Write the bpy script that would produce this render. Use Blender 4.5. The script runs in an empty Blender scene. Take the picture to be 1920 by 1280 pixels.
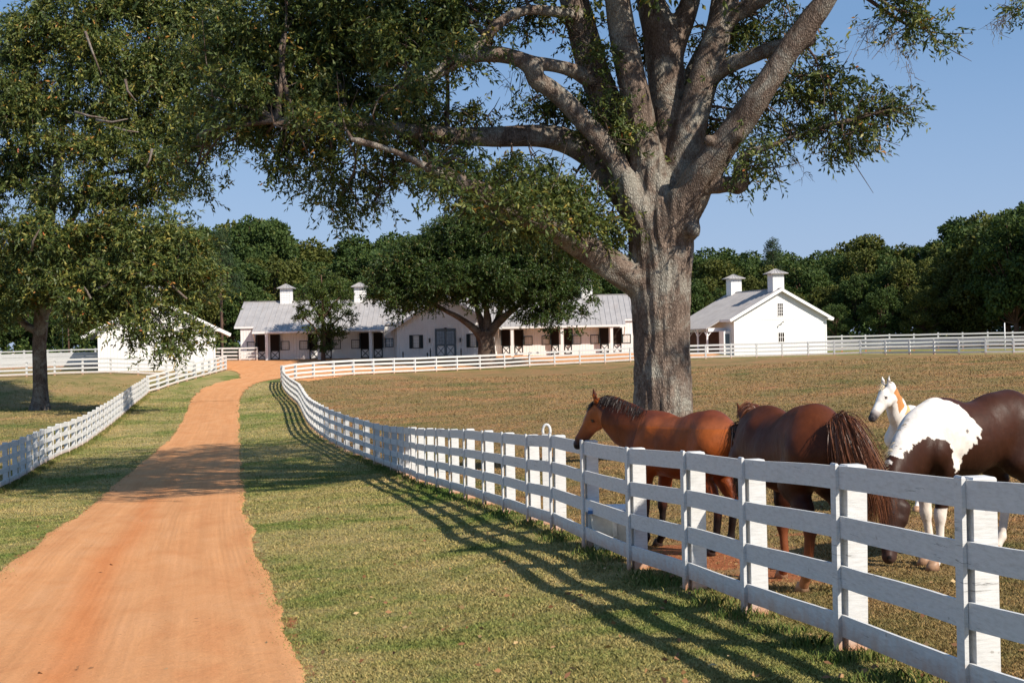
import bpy, math, random
import numpy as np
from mathutils import Vector, Matrix
random.seed(7)
RNG = np.random.default_rng(11)
SC = bpy.context.scene
COL = SC.collection
R = math.radians

# ------------------------------------------------------------------ camera
FPX = 2800.0            # focal length in photo pixels (photo is 1920 wide)
ROLL = R(1.15)
CZ = 3.4                # eye height in world z (ground near the camera is about z = 0.8)
cam_d = bpy.data.cameras.new("camera")
cam_d.sensor_width = 36.0
cam_d.lens = FPX / 1920.0 * 36.0
cam_d.clip_start = 0.1
cam_d.clip_end = 6000.0
cam = bpy.data.objects.new("camera", cam_d)
COL.objects.link(cam)
cr, sr = math.cos(ROLL), math.sin(ROLL)
m = Matrix(((cr, sr, 0, 0), (0, 0, -1, 0), (-sr, cr, 0, CZ), (0, 0, 0, 1)))
cam.matrix_world = m
SC.camera = cam

# ------------------------------------------------------------------ light
SUN_AZ = Vector((0.75, -0.66)).normalized()
SUN_EL = R(39)
sun_dir = Vector((SUN_AZ.x * math.cos(SUN_EL), SUN_AZ.y * math.cos(SUN_EL), math.sin(SUN_EL)))
sun_d = bpy.data.lights.new("sun", 'SUN')
sun_d.energy = 5.0
sun_d.angle = R(0.53)
sun_d.color = (1.0, 0.91, 0.79)
sun = bpy.data.objects.new("sun", sun_d)
COL.objects.link(sun)
sun.location = (60, -30, 60)
sun.rotation_euler = sun_dir.to_track_quat('Z', 'Y').to_euler()
world = bpy.data.worlds.new("World")
SC.world = world
world.use_nodes = True
wn = world.node_tree
for n in list(wn.nodes):
    wn.nodes.remove(n)
sky = wn.nodes.new('ShaderNodeTexSky')
sky.sky_type = 'NISHITA'
sky.sun_disc = False
sky.sun_elevation = SUN_EL
sky.sun_rotation = math.atan2(SUN_AZ.x, SUN_AZ.y)
sky.altitude = 300
sky.air_density = 1.0
sky.dust_density = 0.35
sky.ozone_density = 4.0
bg = wn.nodes.new('ShaderNodeBackground')
bg.inputs['Strength'].default_value = 0.058
wo = wn.nodes.new('ShaderNodeOutputWorld')
skm = wn.nodes.new('ShaderNodeMix')
skm.data_type = 'RGBA'
skm.inputs[0].default_value = .5
skm.inputs[7].default_value = (3.4, 6.2, 11.0, 1)
wn.links.new(sky.outputs[0], skm.inputs[6])
stc = wn.nodes.new('ShaderNodeTexCoord')
ssx = wn.nodes.new('ShaderNodeSeparateXYZ')
wn.links.new(stc.outputs['Generated'], ssx.inputs[0])
srp = wn.nodes.new('ShaderNodeMapRange')
srp.inputs['From Min'].default_value = 0.0
srp.inputs['From Max'].default_value = 0.2
srp.inputs['To Min'].default_value = 0.6
srp.inputs['To Max'].default_value = 0.0
wn.links.new(ssx.outputs[2], srp.inputs['Value'])
skh = wn.nodes.new('ShaderNodeMix')
skh.data_type = 'RGBA'
wn.links.new(srp.outputs[0], skh.inputs[0])
wn.links.new(skm.outputs[2], skh.inputs[6])
skh.inputs[7].default_value = (6.2, 7.6, 10.8, 1)      # pale haze of the lower sky
wn.links.new(skh.outputs[2], bg.inputs[0])
wn.links.new(bg.outputs[0], wo.inputs[0])
SC.view_settings.view_transform = 'Standard'
SC.view_settings.look = 'None'
SC.view_settings.exposure = 0.42
SC.view_settings.gamma = 1.0
SC.render.engine = 'CYCLES'
SC.cycles.max_bounces = 5
SC.cycles.diffuse_bounces = 3
SC.cycles.glossy_bounces = 2
SC.cycles.transmission_bounces = 3
SC.cycles.transparent_max_bounces = 4
SC.cycles.use_denoising = True


def P(x, y, Y):
    """world point seen at photo pixel (x, y) at distance Y along the view"""
    u = (x - 960.0) / FPX
    v = (640.0 - y) / FPX
    return np.array([(u * cr + v * sr) * Y, Y, (-u * sr + v * cr) * Y + CZ])


def PX(X, Y, Z):
    """photo pixel of a world point"""
    a, b = X / Y, (Z - CZ) / Y
    u = a * cr - b * sr
    v = a * sr + b * cr
    return 960 + FPX * u, 640 - FPX * v


# ------------------------------------------------------------------ terrain
CTRL = [  # X, Y, z relative to the eye
    (4.6, 6, -2.15), (2.66, 11.5, -2.44), (2.29, 13.65, -2.56), (1.91, 15.7, -2.65), (1.48, 18.05, -2.75), (.33, 23.1, -2.90),
    (0, 25.4, -3.02), (-.82, 30.4, -3.22), (-1.19, 32.9, -3.33), (-2.2, 38.9, -3.64), (-4.45, 50.9, -4.2),
    (-8.8, 68, -4.15), (-14.3, 100, -4.0), (-19.6, 128, -3.12), (-3.4, 147, -2.68), (11.4, 149, -2.30),
    (19.5, 150, -2.1), (34, 147, -2.0), (48, 140, -2.05),
    (-16.5, 48, -4.43), (-20.8, 72, -4.64), (-30, 124, -3.57), (-27, 135, -2.6), (-45, 133, -2.3), (-36, 133.5, -2.15), (-38, 140, -2.0),
    (-34, 107, -4.0),
    (-30, 162, -1.45), (-5, 162, -1.45), (16, 162, -1.5), (29, 158, -1.95), (45, 175, -1.6),
    (-60, 175, -1.6), (0, 190, -1.2), (-40, 220, -1.0), (40, 220, -1.0), (0, 260, -.8),
    (-3, 10, -2.72), (-6, 16, -3.05), (-8, 24, -3.4), (-12, 36, -4.0), (-1.2, 14, -2.85), (-1.3, 24, -3.18), (-3.5, 20, -3.22),
    (4.4, 16.2, -2.6), (6, 18.5, -2.62), (6.3, 22.4, -2.66), (4.07, 40, -3.2), (12, 40, -3.05), (6, 70, -3.4), (20, 90, -2.9),
    (0, 0, -2.0), (-6, 4, -2.3), (8, 2, -1.9), (9, 14, -2.45), (-14, 12, -3.0), (-10, 90, -4.15),
    (0, 400, -.8), (-150, 300, -.8), (150, 300, -.8), (-60, 60, -4.6), (60, 60, -2.6), (-90, 130, -2.8), (90, 130, -1.8),
    (0, -30, -1.8), (-30, -20, -2.2), (30, -20, -1.6),
]
_c = np.array(CTRL, float)


def _warp(X, Y):
    Yc = np.maximum(Y, -25.0)
    q = np.log(Yc + 34.0) * 3.0
    p = X / (Yc + 40.0) * 4.0
    return p, q


_cp, _cq = _warp(_c[:, 0], _c[:, 1])


def _phi(r2):
    return 0.5 * r2 * np.log(r2 + 1e-12)


_n = len(_c)
_K = _phi((_cp[:, None] - _cp[None]) ** 2 + (_cq[:, None] - _cq[None]) ** 2) + np.eye(_n) * 0.0006
_Pm = np.stack([np.ones(_n), _cp, _cq], 1)
_A = np.block([[_K, _Pm], [_Pm.T, np.zeros((3, 3))]])
_w = np.linalg.solve(_A, np.concatenate([_c[:, 2], np.zeros(3)]))


def height(X, Y):
    X = np.atleast_1d(np.asarray(X, float))
    Y = np.atleast_1d(np.asarray(Y, float))
    X, Y = np.broadcast_arrays(X, Y)
    sh = X.shape
    Xf = X.ravel()
    Yf = Y.ravel()
    Yq = np.clip(Yf, -25, 420)
    Xq = np.clip(Xf, -(120 + 0.6 * Yq), 120 + 0.6 * Yq)
    p, q = _warp(Xq, Yq)
    z = np.full(len(p), _w[_n]) + _w[_n + 1] * p + _w[_n + 2] * q
    for i in range(_n):
        z += _w[i] * _phi((p - _cp[i]) ** 2 + (q - _cq[i]) ** 2)
    z = np.clip(z, -5.2, -0.4)
    z += 0.012 * np.sin(Xf * 1.3 + np.sin(Yf * .7)) + 0.01 * np.sin(Yf * 1.7 + Xf * .4)
    return (z + CZ).reshape(sh)


def h1(x, y):
    return float(height(x, y)[0])


def hit(x, y):
    """ground point seen at a photo pixel"""
    t = np.concatenate([np.arange(6, 60, .1), np.arange(60, 400, .5)])
    p = P(x, y, 1.0)
    X = p[0] * t
    Z = (p[2] - CZ) * t + CZ
    d = Z - height(X, t)
    k = np.where(d < 0)[0]
    k = k[0] if len(k) else len(t) - 1
    if k == 0:
        return X[0], t[0]
    f = d[k - 1] / (d[k - 1] - d[k])
    tt = t[k - 1] + f * (t[k] - t[k - 1])
    return p[0] * tt, tt


# ------------------------------------------------------------------ object helpers
def tag(o, label=None, cat=None, group=None, kind=None):
    if label: o['label'] = label
    if cat: o['category'] = cat
    if group: o['group'] = group
    if kind: o['kind'] = kind
    return o


def wloc(o):
    v = Vector((0, 0, 0))
    while o is not None:
        v += o.location
        o = o.parent
    return v


def empty(name, loc, label=None, cat=None, group=None):
    o = bpy.data.objects.new(name, None)
    COL.objects.link(o)
    o.location = loc
    o.empty_display_size = .3
    return tag(o, label, cat, group)


def link(name, me, parent=None):
    o = bpy.data.objects.new(name, me)
    COL.objects.link(o)
    if parent is not None:
        o.parent = parent
    return o


def build(name, V, F, mat, parent=None, smooth=False, local=False):
    """V world coordinates (or local=True); faces may be a (n,k) array or a list"""
    V = np.asarray(V, dtype=np.float64).reshape(-1, 3)
    off = np.zeros(3)
    if parent is not None and not local:
        off = np.array(wloc(parent))
    V = V - off
    me = bpy.data.meshes.new(name)
    if isinstance(F, np.ndarray):
        n, k = F.shape
        me.vertices.add(len(V))
        me.vertices.foreach_set('co', V.astype(np.float32).ravel())
        me.loops.add(n * k)
        me.loops.foreach_set('vertex_index', F.astype(np.int32).ravel())
        me.polygons.add(n)
        me.polygons.foreach_set('loop_start', np.arange(0, n * k, k, dtype=np.int32))
        try:
            me.polygons.foreach_set('loop_total', np.full(n, k, dtype=np.int32))
        except Exception:
            pass
        me.update(calc_edges=True)
    else:
        me.from_pydata([tuple(v) for v in V], [], F)
    if smooth:
        me.polygons.foreach_set('use_smooth', np.ones(len(me.polygons), dtype=bool))
    me.materials.append(mat)
    return link(name, me, parent)


def attr(o, name, vals, domain='POINT'):
    a = o.data.attributes.new(name, 'FLOAT', domain)
    a.data.foreach_set('value', np.asarray(vals, dtype=np.float32))


def cattr(o, name, rgb):
    a = o.data.attributes.new(name, 'FLOAT_COLOR', 'POINT')
    rgba = np.ones((len(rgb), 4), np.float32)
    rgba[:, :3] = rgb
    a.data.foreach_set('color', rgba.ravel())


class MB:
    """collects solids into one mesh"""
    def __init__(s):
        s.v = []
        s.f = []

    def add(s, V, F):
        b = len(s.v)
        s.v += [tuple(p) for p in V]
        s.f += [tuple(b + i for i in f) for f in F]

    def box(s, x0, x1, y0, y1, z0, z1):
        V = [(x, y, z) for x in (x0, x1) for y in (y0, y1) for z in (z0, z1)]
        s.add(V, [(0, 1, 3, 2), (4, 6, 7, 5), (0, 4, 5, 1), (2, 3, 7, 6), (0, 2, 6, 4), (1, 5, 7, 3)])

    def prism(s, poly, a, b):
        """poly in (x,z), from y=a to y=b"""
        n = len(poly)
        V = [(x, a, z) for x, z in poly] + [(x, b, z) for x, z in poly]
        F = [tuple(range(n)), tuple(range(2 * n - 1, n - 1, -1))]
        F += [(i, i + n, (i + 1) % n + n, (i + 1) % n) for i in range(n)]
        s.add(V, F)

    def prismx(s, poly, a, b):
        """poly in (y,z), from x=a to x=b"""
        n = len(poly)
        V = [(a, y, z) for y, z in poly] + [(b, y, z) for y, z in poly]
        F = [tuple(range(n)), tuple(range(2 * n - 1, n - 1, -1))]
        F += [(i, i + n, (i + 1) % n + n, (i + 1) % n) for i in range(n)]
        s.add(V, F)

    def bar(s, p, q, w, h, up=(0, 0, 1)):
        p = Vector(p); q = Vector(q)
        d = (q - p).normalized()
        u = Vector(up)
        sd = d.cross(u)
        if sd.length < 1e-5:
            sd = d.cross(Vector((0, 1, 0)))
        sd.normalize()
        u = sd.cross(d).normalized()
        V = []
        for a in (p, q):
            for i, j in ((-1, -1), (1, -1), (1, 1), (-1, 1)):
                V.append(a + sd * (i * w / 2) + u * (j * h / 2))
        s.add(V, [(3, 2, 1, 0), (4, 5, 6, 7), (0, 1, 5, 4), (1, 2, 6, 5), (2, 3, 7, 6), (3, 0, 4, 7)])

    def tube(s, pts, rad, n=8, cap=True):
        pts = [Vector(p) for p in pts]
        m_ = len(pts)
        V = []
        ref = Vector((0.3, 0.2, 1)).normalized()
        for i, p in enumerate(pts):
            d = (pts[min(i + 1, m_ - 1)] - pts[max(i - 1, 0)]).normalized()
            a = d.cross(ref)
            if a.length < .05:
                a = d.cross(Vector((1, 0, 0)))
            a.normalize()
            b = d.cross(a)
            r = rad[i] if hasattr(rad, '__len__') else rad
            for k in range(n):
                t = 2 * math.pi * k / n
                V.append(p + a * (r * math.cos(t)) + b * (r * math.sin(t)))
        F = []
        for i in range(m_ - 1):
            for k in range(n):
                k2 = (k + 1) % n
                F.append((i * n + k, i * n + k2, (i + 1) * n + k2, (i + 1) * n + k))
        if cap:
            F.append(tuple(range(n - 1, -1, -1)))
            F.append(tuple((m_ - 1) * n + k for k in range(n)))
        s.add(V, F)

    def xf(s, M):
        s.v = [tuple(M @ Vector(p)) for p in s.v]
        return s

    def obj(s, name, mat, parent=None, smooth=False, local=False):
        return build(name, s.v, s.f, mat, parent, smooth, local)


# ------------------------------------------------------------------ materials
def mat_new(name):
    mt = bpy.data.materials.new(name)
    mt.use_nodes = True
    nt = mt.node_tree
    return mt, nt, nt.nodes['Principled BSDF']


def N(nt, t, **kw):
    n = nt.nodes.new(t)
    for k, v in kw.items():
        if k.startswith('i_'):
            key = k[2:]
            n.inputs[int(key) if key.isdigit() else key].default_value = v
        else:
            setattr(n, k, v)
    return n


def ramp(nt, fac, stops):
    r = nt.nodes.new('ShaderNodeValToRGB')
    e = r.color_ramp.elements
    while len(e) < len(stops):
        e.new(0.5)
    for k, (p, c) in enumerate(stops):
        e[k].position = p
        e[k].color = (*c, 1) if len(c) == 3 else c
    nt.links.new(fac, r.inputs[0])
    return r.outputs[0]


def noise(nt, scale, detail=4, rough=.55, vec=None, dist=0.0):
    n = N(nt, 'ShaderNodeTexNoise')
    n.inputs['Scale'].default_value = scale
    n.inputs['Detail'].default_value = detail
    n.inputs['Roughness'].default_value = rough
    n.inputs['Distortion'].default_value = dist
    if vec is not None:
        nt.links.new(vec, n.inputs['Vector'])
    return n.outputs['Fac']


def mapping(nt, src, scale=(1, 1, 1), rot=(0, 0, 0)):
    mp = N(nt, 'ShaderNodeMapping')
    mp.inputs['Scale'].default_value = scale
    mp.inputs['Rotation'].default_value = rot
    nt.links.new(src, mp.inputs['Vector'])
    return mp.outputs[0]


def mix(nt, fac, a, b, mode='MIX'):
    mx = nt.nodes.new('ShaderNodeMix')
    mx.data_type = 'RGBA'
    mx.blend_type = mode
    for sock, val in ((mx.inputs[0], fac), (mx.inputs[6], a), (mx.inputs[7], b)):
        if isinstance(val, (int, float)):
            sock.default_value = val
        elif isinstance(val, tuple):
            sock.default_value = (*val, 1) if len(val) == 3 else val
        else:
            nt.links.new(val, sock)
    return mx.outputs[2]


def mth(nt, op, a, b=None, clamp=False):
    n = nt.nodes.new('ShaderNodeMath')
    n.operation = op
    n.use_clamp = clamp
    for i, v in enumerate((a, b)):
        if v is None: continue
        if isinstance(v, (int, float)):
            n.inputs[i].default_value = v
        else:
            nt.links.new(v, n.inputs[i])
    return n.outputs[0]


def bump(nt, h, strength=.5, dist=.02, bsdf=None):
    b = nt.nodes.new('ShaderNodeBump')
    b.inputs['Strength'].default_value = strength
    b.inputs['Distance'].default_value = dist
    nt.links.new(h, b.inputs['Height'])
    if bsdf is not None:
        nt.links.new(b.outputs[0], bsdf.inputs['Normal'])
    return b.outputs[0]


def pos(nt):
    return N(nt, 'ShaderNodeNewGeometry').outputs['Position']


def attrn(nt, name, out='Fac'):
    a = N(nt, 'ShaderNodeAttribute')
    a.attribute_name = name
    return a.outputs[out]


def simple(name, col, rough=.6, spec=.3, nscale=None, namt=.15, bscale=None, bstr=.3, metal=0):
    mt, nt, b = mat_new(name)
    b.inputs['Roughness'].default_value = rough
    b.inputs['Specular IOR Level'].default_value = spec
    b.inputs['Metallic'].default_value = metal
    if nscale:
        f = noise(nt, nscale, 5, .6, pos(nt))
        c = ramp(nt, f, [(.3, tuple(x * (1 - namt) for x in col)), (.7, tuple(min(1, x * (1 + namt)) for x in col))])
        nt.links.new(c, b.inputs['Base Color'])
    else:
        b.inputs['Base Color'].default_value = (*col, 1)
    if bscale:
        bump(nt, noise(nt, bscale, 4, .6, pos(nt)), bstr, .01, b)
    return mt


# white painted boards of the fences, weathered, clay-stained near the ground (Height attribute = metres above ground)
def fence_paint():
    mt, nt, b = mat_new("white_fence_paint")
    p = pos(nt)
    grain = noise(nt, 9, 6, .65, mapping(nt, p, (1, 1, 5)))
    c = ramp(nt, grain, [(.25, (.50, .49, .47)), (.5, (.62, .62, .605)), (.75, (.69, .69, .68))])
    dirt = ramp(nt, noise(nt, 2.3, 7, .75, p, .6), [(.58, (0, 0, 0)), (.72, (1, 1, 1))])
    c = mix(nt, mth(nt, 'MULTIPLY', dirt, .28), c, (.42, .40, .36))
    knots = ramp(nt, noise(nt, 14, 3, .5, p), [(.72, (0, 0, 0)), (.76, (1, 1, 1))])
    c = mix(nt, mth(nt, 'MULTIPLY', knots, .5), c, (.22, .2, .17))
    ln = ramp(nt, noise(nt, 1.6, 6, .6, mapping(nt, p, (1, 1, 20)), .3), [(.60, (0, 0, 0)), (.625, (1, 1, 1)), (.65, (0, 0, 0))])
    lm = ramp(nt, noise(nt, 1.1, 2, .5, p), [(.56, (0, 0, 0)), (.62, (1, 1, 1))])
    c = mix(nt, mth(nt, 'MULTIPLY', mth(nt, 'MULTIPLY', ln, lm), .85), c, (.10, .095, .09))
    hg = attrn(nt, 'above')
    st = mth(nt, 'ADD', mth(nt, 'MULTIPLY', hg, -3.6), mth(nt, 'ADD', mth(nt, 'MULTIPLY', noise(nt, 7, 5, .6, p), 1.0), .42), True)
    c = mix(nt, st, c, (.50, .23, .10))
    nt.links.new(c, b.inputs['Base Color'])
    b.inputs['Roughness'].default_value = .55
    b.inputs['Specular IOR Level'].default_value = .25
    crack = noise(nt, 5, 8, .7, mapping(nt, p, (1.5, 1.5, 14)))
    bump(nt, crack, .35, .008, b)
    return mt


def barn_white():
    mt, nt, b = mat_new("white_barn_boards")
    tc = N(nt, 'ShaderNodeTexCoord').outputs['Object']
    c = ramp(nt, noise(nt, .8, 6, .7, tc), [(.3, (.76, .75, .73)), (.65, (.84, .835, .82))])
    streak = noise(nt, 3, 4, .6, mapping(nt, tc, (2.5, 2.5, .25)))
    c = mix(nt, mth(nt, 'MULTIPLY', ramp(nt, streak, [(.5, (0, 0, 0)), (.8, (1, 1, 1))]), .25), c, (.6, .58, .54))
    nt.links.new(c, b.inputs['Base Color'])
    b.inputs['Roughness'].default_value = .6
    b.inputs['Specular IOR Level'].default_value = .2
    sx = N(nt, 'ShaderNodeSeparateXYZ')
    nt.links.new(tc, sx.inputs[0])
    s = mth(nt, 'FRACT', mth(nt, 'MULTIPLY', mth(nt, 'ADD', sx.outputs[0], mth(nt, 'MULTIPLY', sx.outputs[1], 1.0)), 3.3))
    g = ramp(nt, s, [(0, (0, 0, 0)), (.06, (1, 1, 1)), (.94, (1, 1, 1)), (1, (0, 0, 0))])
    bump(nt, g, .9, .03, b)
    return mt


def roof_metal():
    mt, nt, b = mat_new("grey_metal_roof")
    tc = N(nt, 'ShaderNodeTexCoord').outputs['Object']
    c = ramp(nt, noise(nt, .9, 6, .7, tc), [(.3, (.32, .305, .30)), (.7, (.43, .41, .40))])
    rust = ramp(nt, noise(nt, .5, 5, .7, mapping(nt, tc, (2.5, .6, 1))), [(.52, (0, 0, 0)), (.75, (1, 1, 1))])
    c = mix(nt, mth(nt, 'MULTIPLY', rust, .3), c, (.30, .23, .19))
    nt.links.new(c, b.inputs['Base Color'])
    b.inputs['Roughness'].default_value = .62
    b.inputs['Metallic'].default_value = .1
    b.inputs['Specular IOR Level'].default_value = .3
    return mt


def grass_nodes(nt, blade=False):
    """colour of the turf from world position, the same for ground and blades; attributes: pad (paddock), wear (bare clay)"""
    p = pos(nt)
    flat = mapping(nt, p, (1, 1, 0))
    big = noise(nt, .16, 5, .6, flat, .4)
    mid = noise(nt, .9, 6, .65, flat, .3)
    fine = noise(nt, 26, 5, .7, mapping(nt, p, (1, 1, .4)))
    pad = attrn(nt, 'pad')
    wear = attrn(nt, 'wear')
    base = mth(nt, 'ADD', mth(nt, 'MULTIPLY', big, .6), mth(nt, 'MULTIPLY', mid, .4))
    lawn = ramp(nt, base, [(.36, (.110, .160, .038)), (.44, (.19, .205, .065)), (.51, (.29, .25, .105)), (.62, (.39, .30, .145))])
    padc = ramp(nt, base, [(.35, (.11, .13, .045)), (.43, (.20, .155, .068)), (.53, (.275, .180, .088)), (.64, (.34, .175, .09))])
    c = mix(nt, pad, lawn, padc)
    c = mix(nt, .62, c, ramp(nt, fine, [(.30, (.33, .33, .30)), (.5, (.95, .95, .92)), (.70, (1.5, 1.42, 1.3))]), 'MULTIPLY')
    wn_ = mth(nt, 'ADD', wear, mth(nt, 'MULTIPLY', mth(nt, 'SUBTRACT', noise(nt, 2.2, 6, .7, flat), .5), 1.3))
    wm = ramp(nt, wn_, [(.45, (0, 0, 0)), (.62, (1, 1, 1))])
    clay = ramp(nt, noise(nt, 6, 6, .7, p), [(.3, (.25, .085, .038)), (.7, (.40, .155, .07))])
    if blade:
        return c, wm
    return mix(nt, wm, c, clay), fine


def ground_mat():
    mt, nt, b = mat_new("turf")
    c, fine = grass_nodes(nt)
    nt.links.new(c, b.inputs['Base Color'])
    b.inputs['Roughness'].default_value = .95
    b.inputs['Specular IOR Level'].default_value = .05
    p = pos(nt)
    h = mth(nt, 'ADD', noise(nt, 30, 4, .7, p), mth(nt, 'MULTIPLY', noise(nt, 5, 4, .6, p), 1.6))
    bump(nt, h, .8, .05, b)
    return mt


def blade_mat():
    mt, nt, b = mat_new("grass_blades")
    c, wm = grass_nodes(nt, True)
    r = attrn(nt, 'rnd')
    c = mix(nt, .8, c, ramp(nt, r, [(0, (.62, .74, .55)), (.45, (.95, 1.0, .85)), (.75, (1.2, 1.15, 1.0)), (1, (1.6, 1.4, 1.15))]), 'MULTIPLY')
    g = attrn(nt, 'lush')
    c = mix(nt, g, c, ramp(nt, r, [(0, (.035, .085, .012)), (1, (.11, .17, .035))]))
    nt.links.new(c, b.inputs['Base Color'])
    b.inputs['Roughness'].default_value = .7
    b.inputs['Specular IOR Level'].default_value = .15
    return mt


def clay_mat():
    mt, nt, b = mat_new("orange_clay")
    p = pos(nt)
    u = attrn(nt, 'across')      # metres across the road
    al = attrn(nt, 'along')
    cmb = N(nt, 'ShaderNodeCombineXYZ')
    nt.links.new(u, cmb.inputs[0])
    nt.links.new(al, cmb.inputs[1])
    rv = cmb.outputs[0]
    tracks = noise(nt, 1.0, 5, .6, mapping(nt, rv, (2.6, .05, 1)))
    fine = noise(nt, 40, 5, .7, p)
    med = noise(nt, 1.4, 6, .65, mapping(nt, rv, (1, .35, 1)), .5)
    c = ramp(nt, med, [(.3, (.54, .24, .10)), (.5, (.585, .285, .125)), (.7, (.61, .315, .15))])
    ridge = attrn(nt, 'ridge')
    c = mix(nt, mth(nt, 'MULTIPLY', ridge, .5), c, (.56, .175, .050))
    c = mix(nt, .35, c, ramp(nt, tracks, [(.35, (.82, .80, .8)), (.65, (1.12, 1.12, 1.12))]), 'MULTIPLY')
    c = mix(nt, .45, c, ramp(nt, fine, [(.3, (.7, .68, .66)), (.7, (1.22, 1.22, 1.22))]), 'MULTIPLY')
    lines = noise(nt, 1.0, 4, .6, mapping(nt, rv, (11, .10, 1)))
    c = mix(nt, .30, c, ramp(nt, lines, [(.35, (.80, .78, .76)), (.65, (1.12, 1.12, 1.12))]), 'MULTIPLY')
    peb = ramp(nt, noise(nt, 9, 2, .5, p), [(.735, (0, 0, 0)), (.755, (1, 1, 1))])
    c = mix(nt, mth(nt, 'MULTIPLY', peb, .6), c, (.16, .08, .045))
    nt.links.new(c, b.inputs['Base Color'])
    b.inputs['Roughness'].default_value = .95
    b.inputs['Specular IOR Level'].default_value = .08
    wv = N(nt, 'ShaderNodeTexWave')
    wv.wave_type = 'BANDS'
    wv.bands_direction = 'X'
    wv.inputs['Scale'].default_value = 3.4
    wv.inputs['Distortion'].default_value = 2.0
    wv.inputs['Detail'].default_value = 3
    nt.links.new(mapping(nt, rv, (1, .06, 1)), wv.inputs['Vector'])
    tr = mth(nt, 'MULTIPLY', wv.outputs['Fac'], ramp(nt, noise(nt, .8, 3, .5, mapping(nt, rv, (1, .12, 1))), [(.42, (0, 0, 0)), (.6, (1, 1, 1))]))
    h = mth(nt, 'ADD', mth(nt, 'MULTIPLY', fine, .5), mth(nt, 'ADD', mth(nt, 'MULTIPLY', tr, .10), noise(nt, 7, 5, .6, p)))
    bump(nt, h, .7, .03, b)
    return mt


def leaf_mat(name, stops, trans=.22, rough=.5, spec=.28):
    mt, nt, b = mat_new(name)
    c = ramp(nt, attrn(nt, 'rnd'), stops)
    nt.links.new(c, b.inputs['Base Color'])
    b.inputs['Roughness'].default_value = rough
    b.inputs['Specular IOR Level'].default_value = spec
    tr = N(nt, 'ShaderNodeBsdfTranslucent')
    nt.links.new(mix(nt, 1.0, c, (1.3, 1.25, .5), 'MULTIPLY'), tr.inputs['Color'])
    ms = N(nt, 'ShaderNodeMixShader')
    ms.inputs[0].default_value = trans
    nt.links.new(b.outputs[0], ms.inputs[1])
    nt.links.new(tr.outputs[0], ms.inputs[2])
    nt.links.new(ms.outputs[0], nt.nodes['Material Output'].inputs['Surface'])
    return mt


def bark_mat(name, dark, light, lichen, vscale=1.0):
    mt, nt, b = mat_new(name)
    p = pos(nt)
    v = mapping(nt, p, (10 * vscale, 10 * vscale, 4.2 * vscale))
    vo = N(nt, 'ShaderNodeTexVoronoi')
    vo.feature = 'DISTANCE_TO_EDGE'
    vo.inputs['Scale'].default_value = 2.0
    nt.links.new(v, vo.inputs['Vector'])
    d = mth(nt, 'MULTIPLY', vo.outputs['Distance'], 2.2, True)
    n1 = noise(nt, 3.0 * vscale, 8, .72, mapping(nt, p, (1.6, 1.6, .6)), .8)
    c = ramp(nt, n1, [(.3, dark), (.52, tuple((a + b_) / 2 for a, b_ in zip(dark, light))), (.68, light)])
    li = ramp(nt, noise(nt, 1.1 * vscale, 7, .72, p, .5), [(.47, (0, 0, 0)), (.62, (1, 1, 1))])
    c = mix(nt, mth(nt, 'MULTIPLY', li, .75), c, lichen)
    c = mix(nt, .75, c, ramp(nt, d, [(0, (.28, .25, .23)), (.22, (.9, .9, .9)), (1, (1.15, 1.15, 1.15))]), 'MULTIPLY')
    nt.links.new(c, b.inputs['Base Color'])
    b.inputs['Roughness'].default_value = .9
    b.inputs['Specular IOR Level'].default_value = .12
    h = mth(nt, 'ADD', mth(nt, 'MULTIPLY', d, .6), noise(nt, 14 * vscale, 6, .7, p))
    bump(nt, h, .9, .035, b)
    return mt


M = {}
M['fence'] = fence_paint()
M['barn'] = barn_white()
M['roof'] = roof_metal()
M['turf'] = ground_mat()
M['blade'] = blade_mat()
M['clay'] = clay_mat()
M['trim'] = simple("white_trim", (.80, .79, .78), .5, .3, 3, .05)
M['blackgreen'] = simple("dark_green_paint", (.018, .028, .03), .5, .4)
M['bluegrey'] = simple("blue_grey_paint", (.11, .15, .18), .5, .4)
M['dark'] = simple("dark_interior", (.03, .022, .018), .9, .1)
M['brownwall'] = simple("dark_red_brown_boards", (.10, .045, .03), .8, .15, 4, .3)
M['glass'] = simple("window_glass", (.10, .12, .15), .08, .8)
M['pale_pane'] = simple("pale_window_pane", (.62, .60, .55), .4, .4)  # plain pale colour, even over the whole pane
M['oakbark'] = bark_mat("oak_bark", (.06, .042, .034), (.31, .235, .185), (.36, .35, .30))
M['bark2'] = bark_mat("brown_bark", (.05, .032, .024), (.20, .14, .105), (.20, .17, .14))
M['farbark'] = simple("far_trunk", (.12, .075, .055), .9, .1, 2, .3)
M['oakleaf'] = leaf_mat("oak_leaves", [(0, (0.033, 0.056, 0.018)), (.4, (0.074, 0.105, 0.026)), (.68, (0.134, 0.151, 0.036)), (.88, (0.282, 0.256, 0.058)), (.97, (0.422, 0.282, 0.064)), (1, (0.435, 0.141, 0.045))], .18)
M['leftleaf'] = leaf_mat("left_oak_leaves", [(0, (0.038, 0.064, 0.020)), (.4, (0.084, 0.115, 0.028)), (.68, (0.154, 0.166, 0.041)), (.88, (0.333, 0.294, 0.064)), (.97, (0.461, 0.307, 0.070)), (1, (0.461, 0.128, 0.051))], .18)
M['roundleaf'] = leaf_mat("round_tree_leaves", [(0, (0.025, 0.049, 0.013)), (.5, (0.049, 0.085, 0.019)), (.85, (0.097, 0.116, 0.025)), (1, (0.171, 0.116, 0.042))])
M['youngleaf'] = leaf_mat("young_tree_leaves", [(0, (.04, .07, .015)), (.6, (.08, .115, .025)), (1, (.14, .15, .04))])
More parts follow.
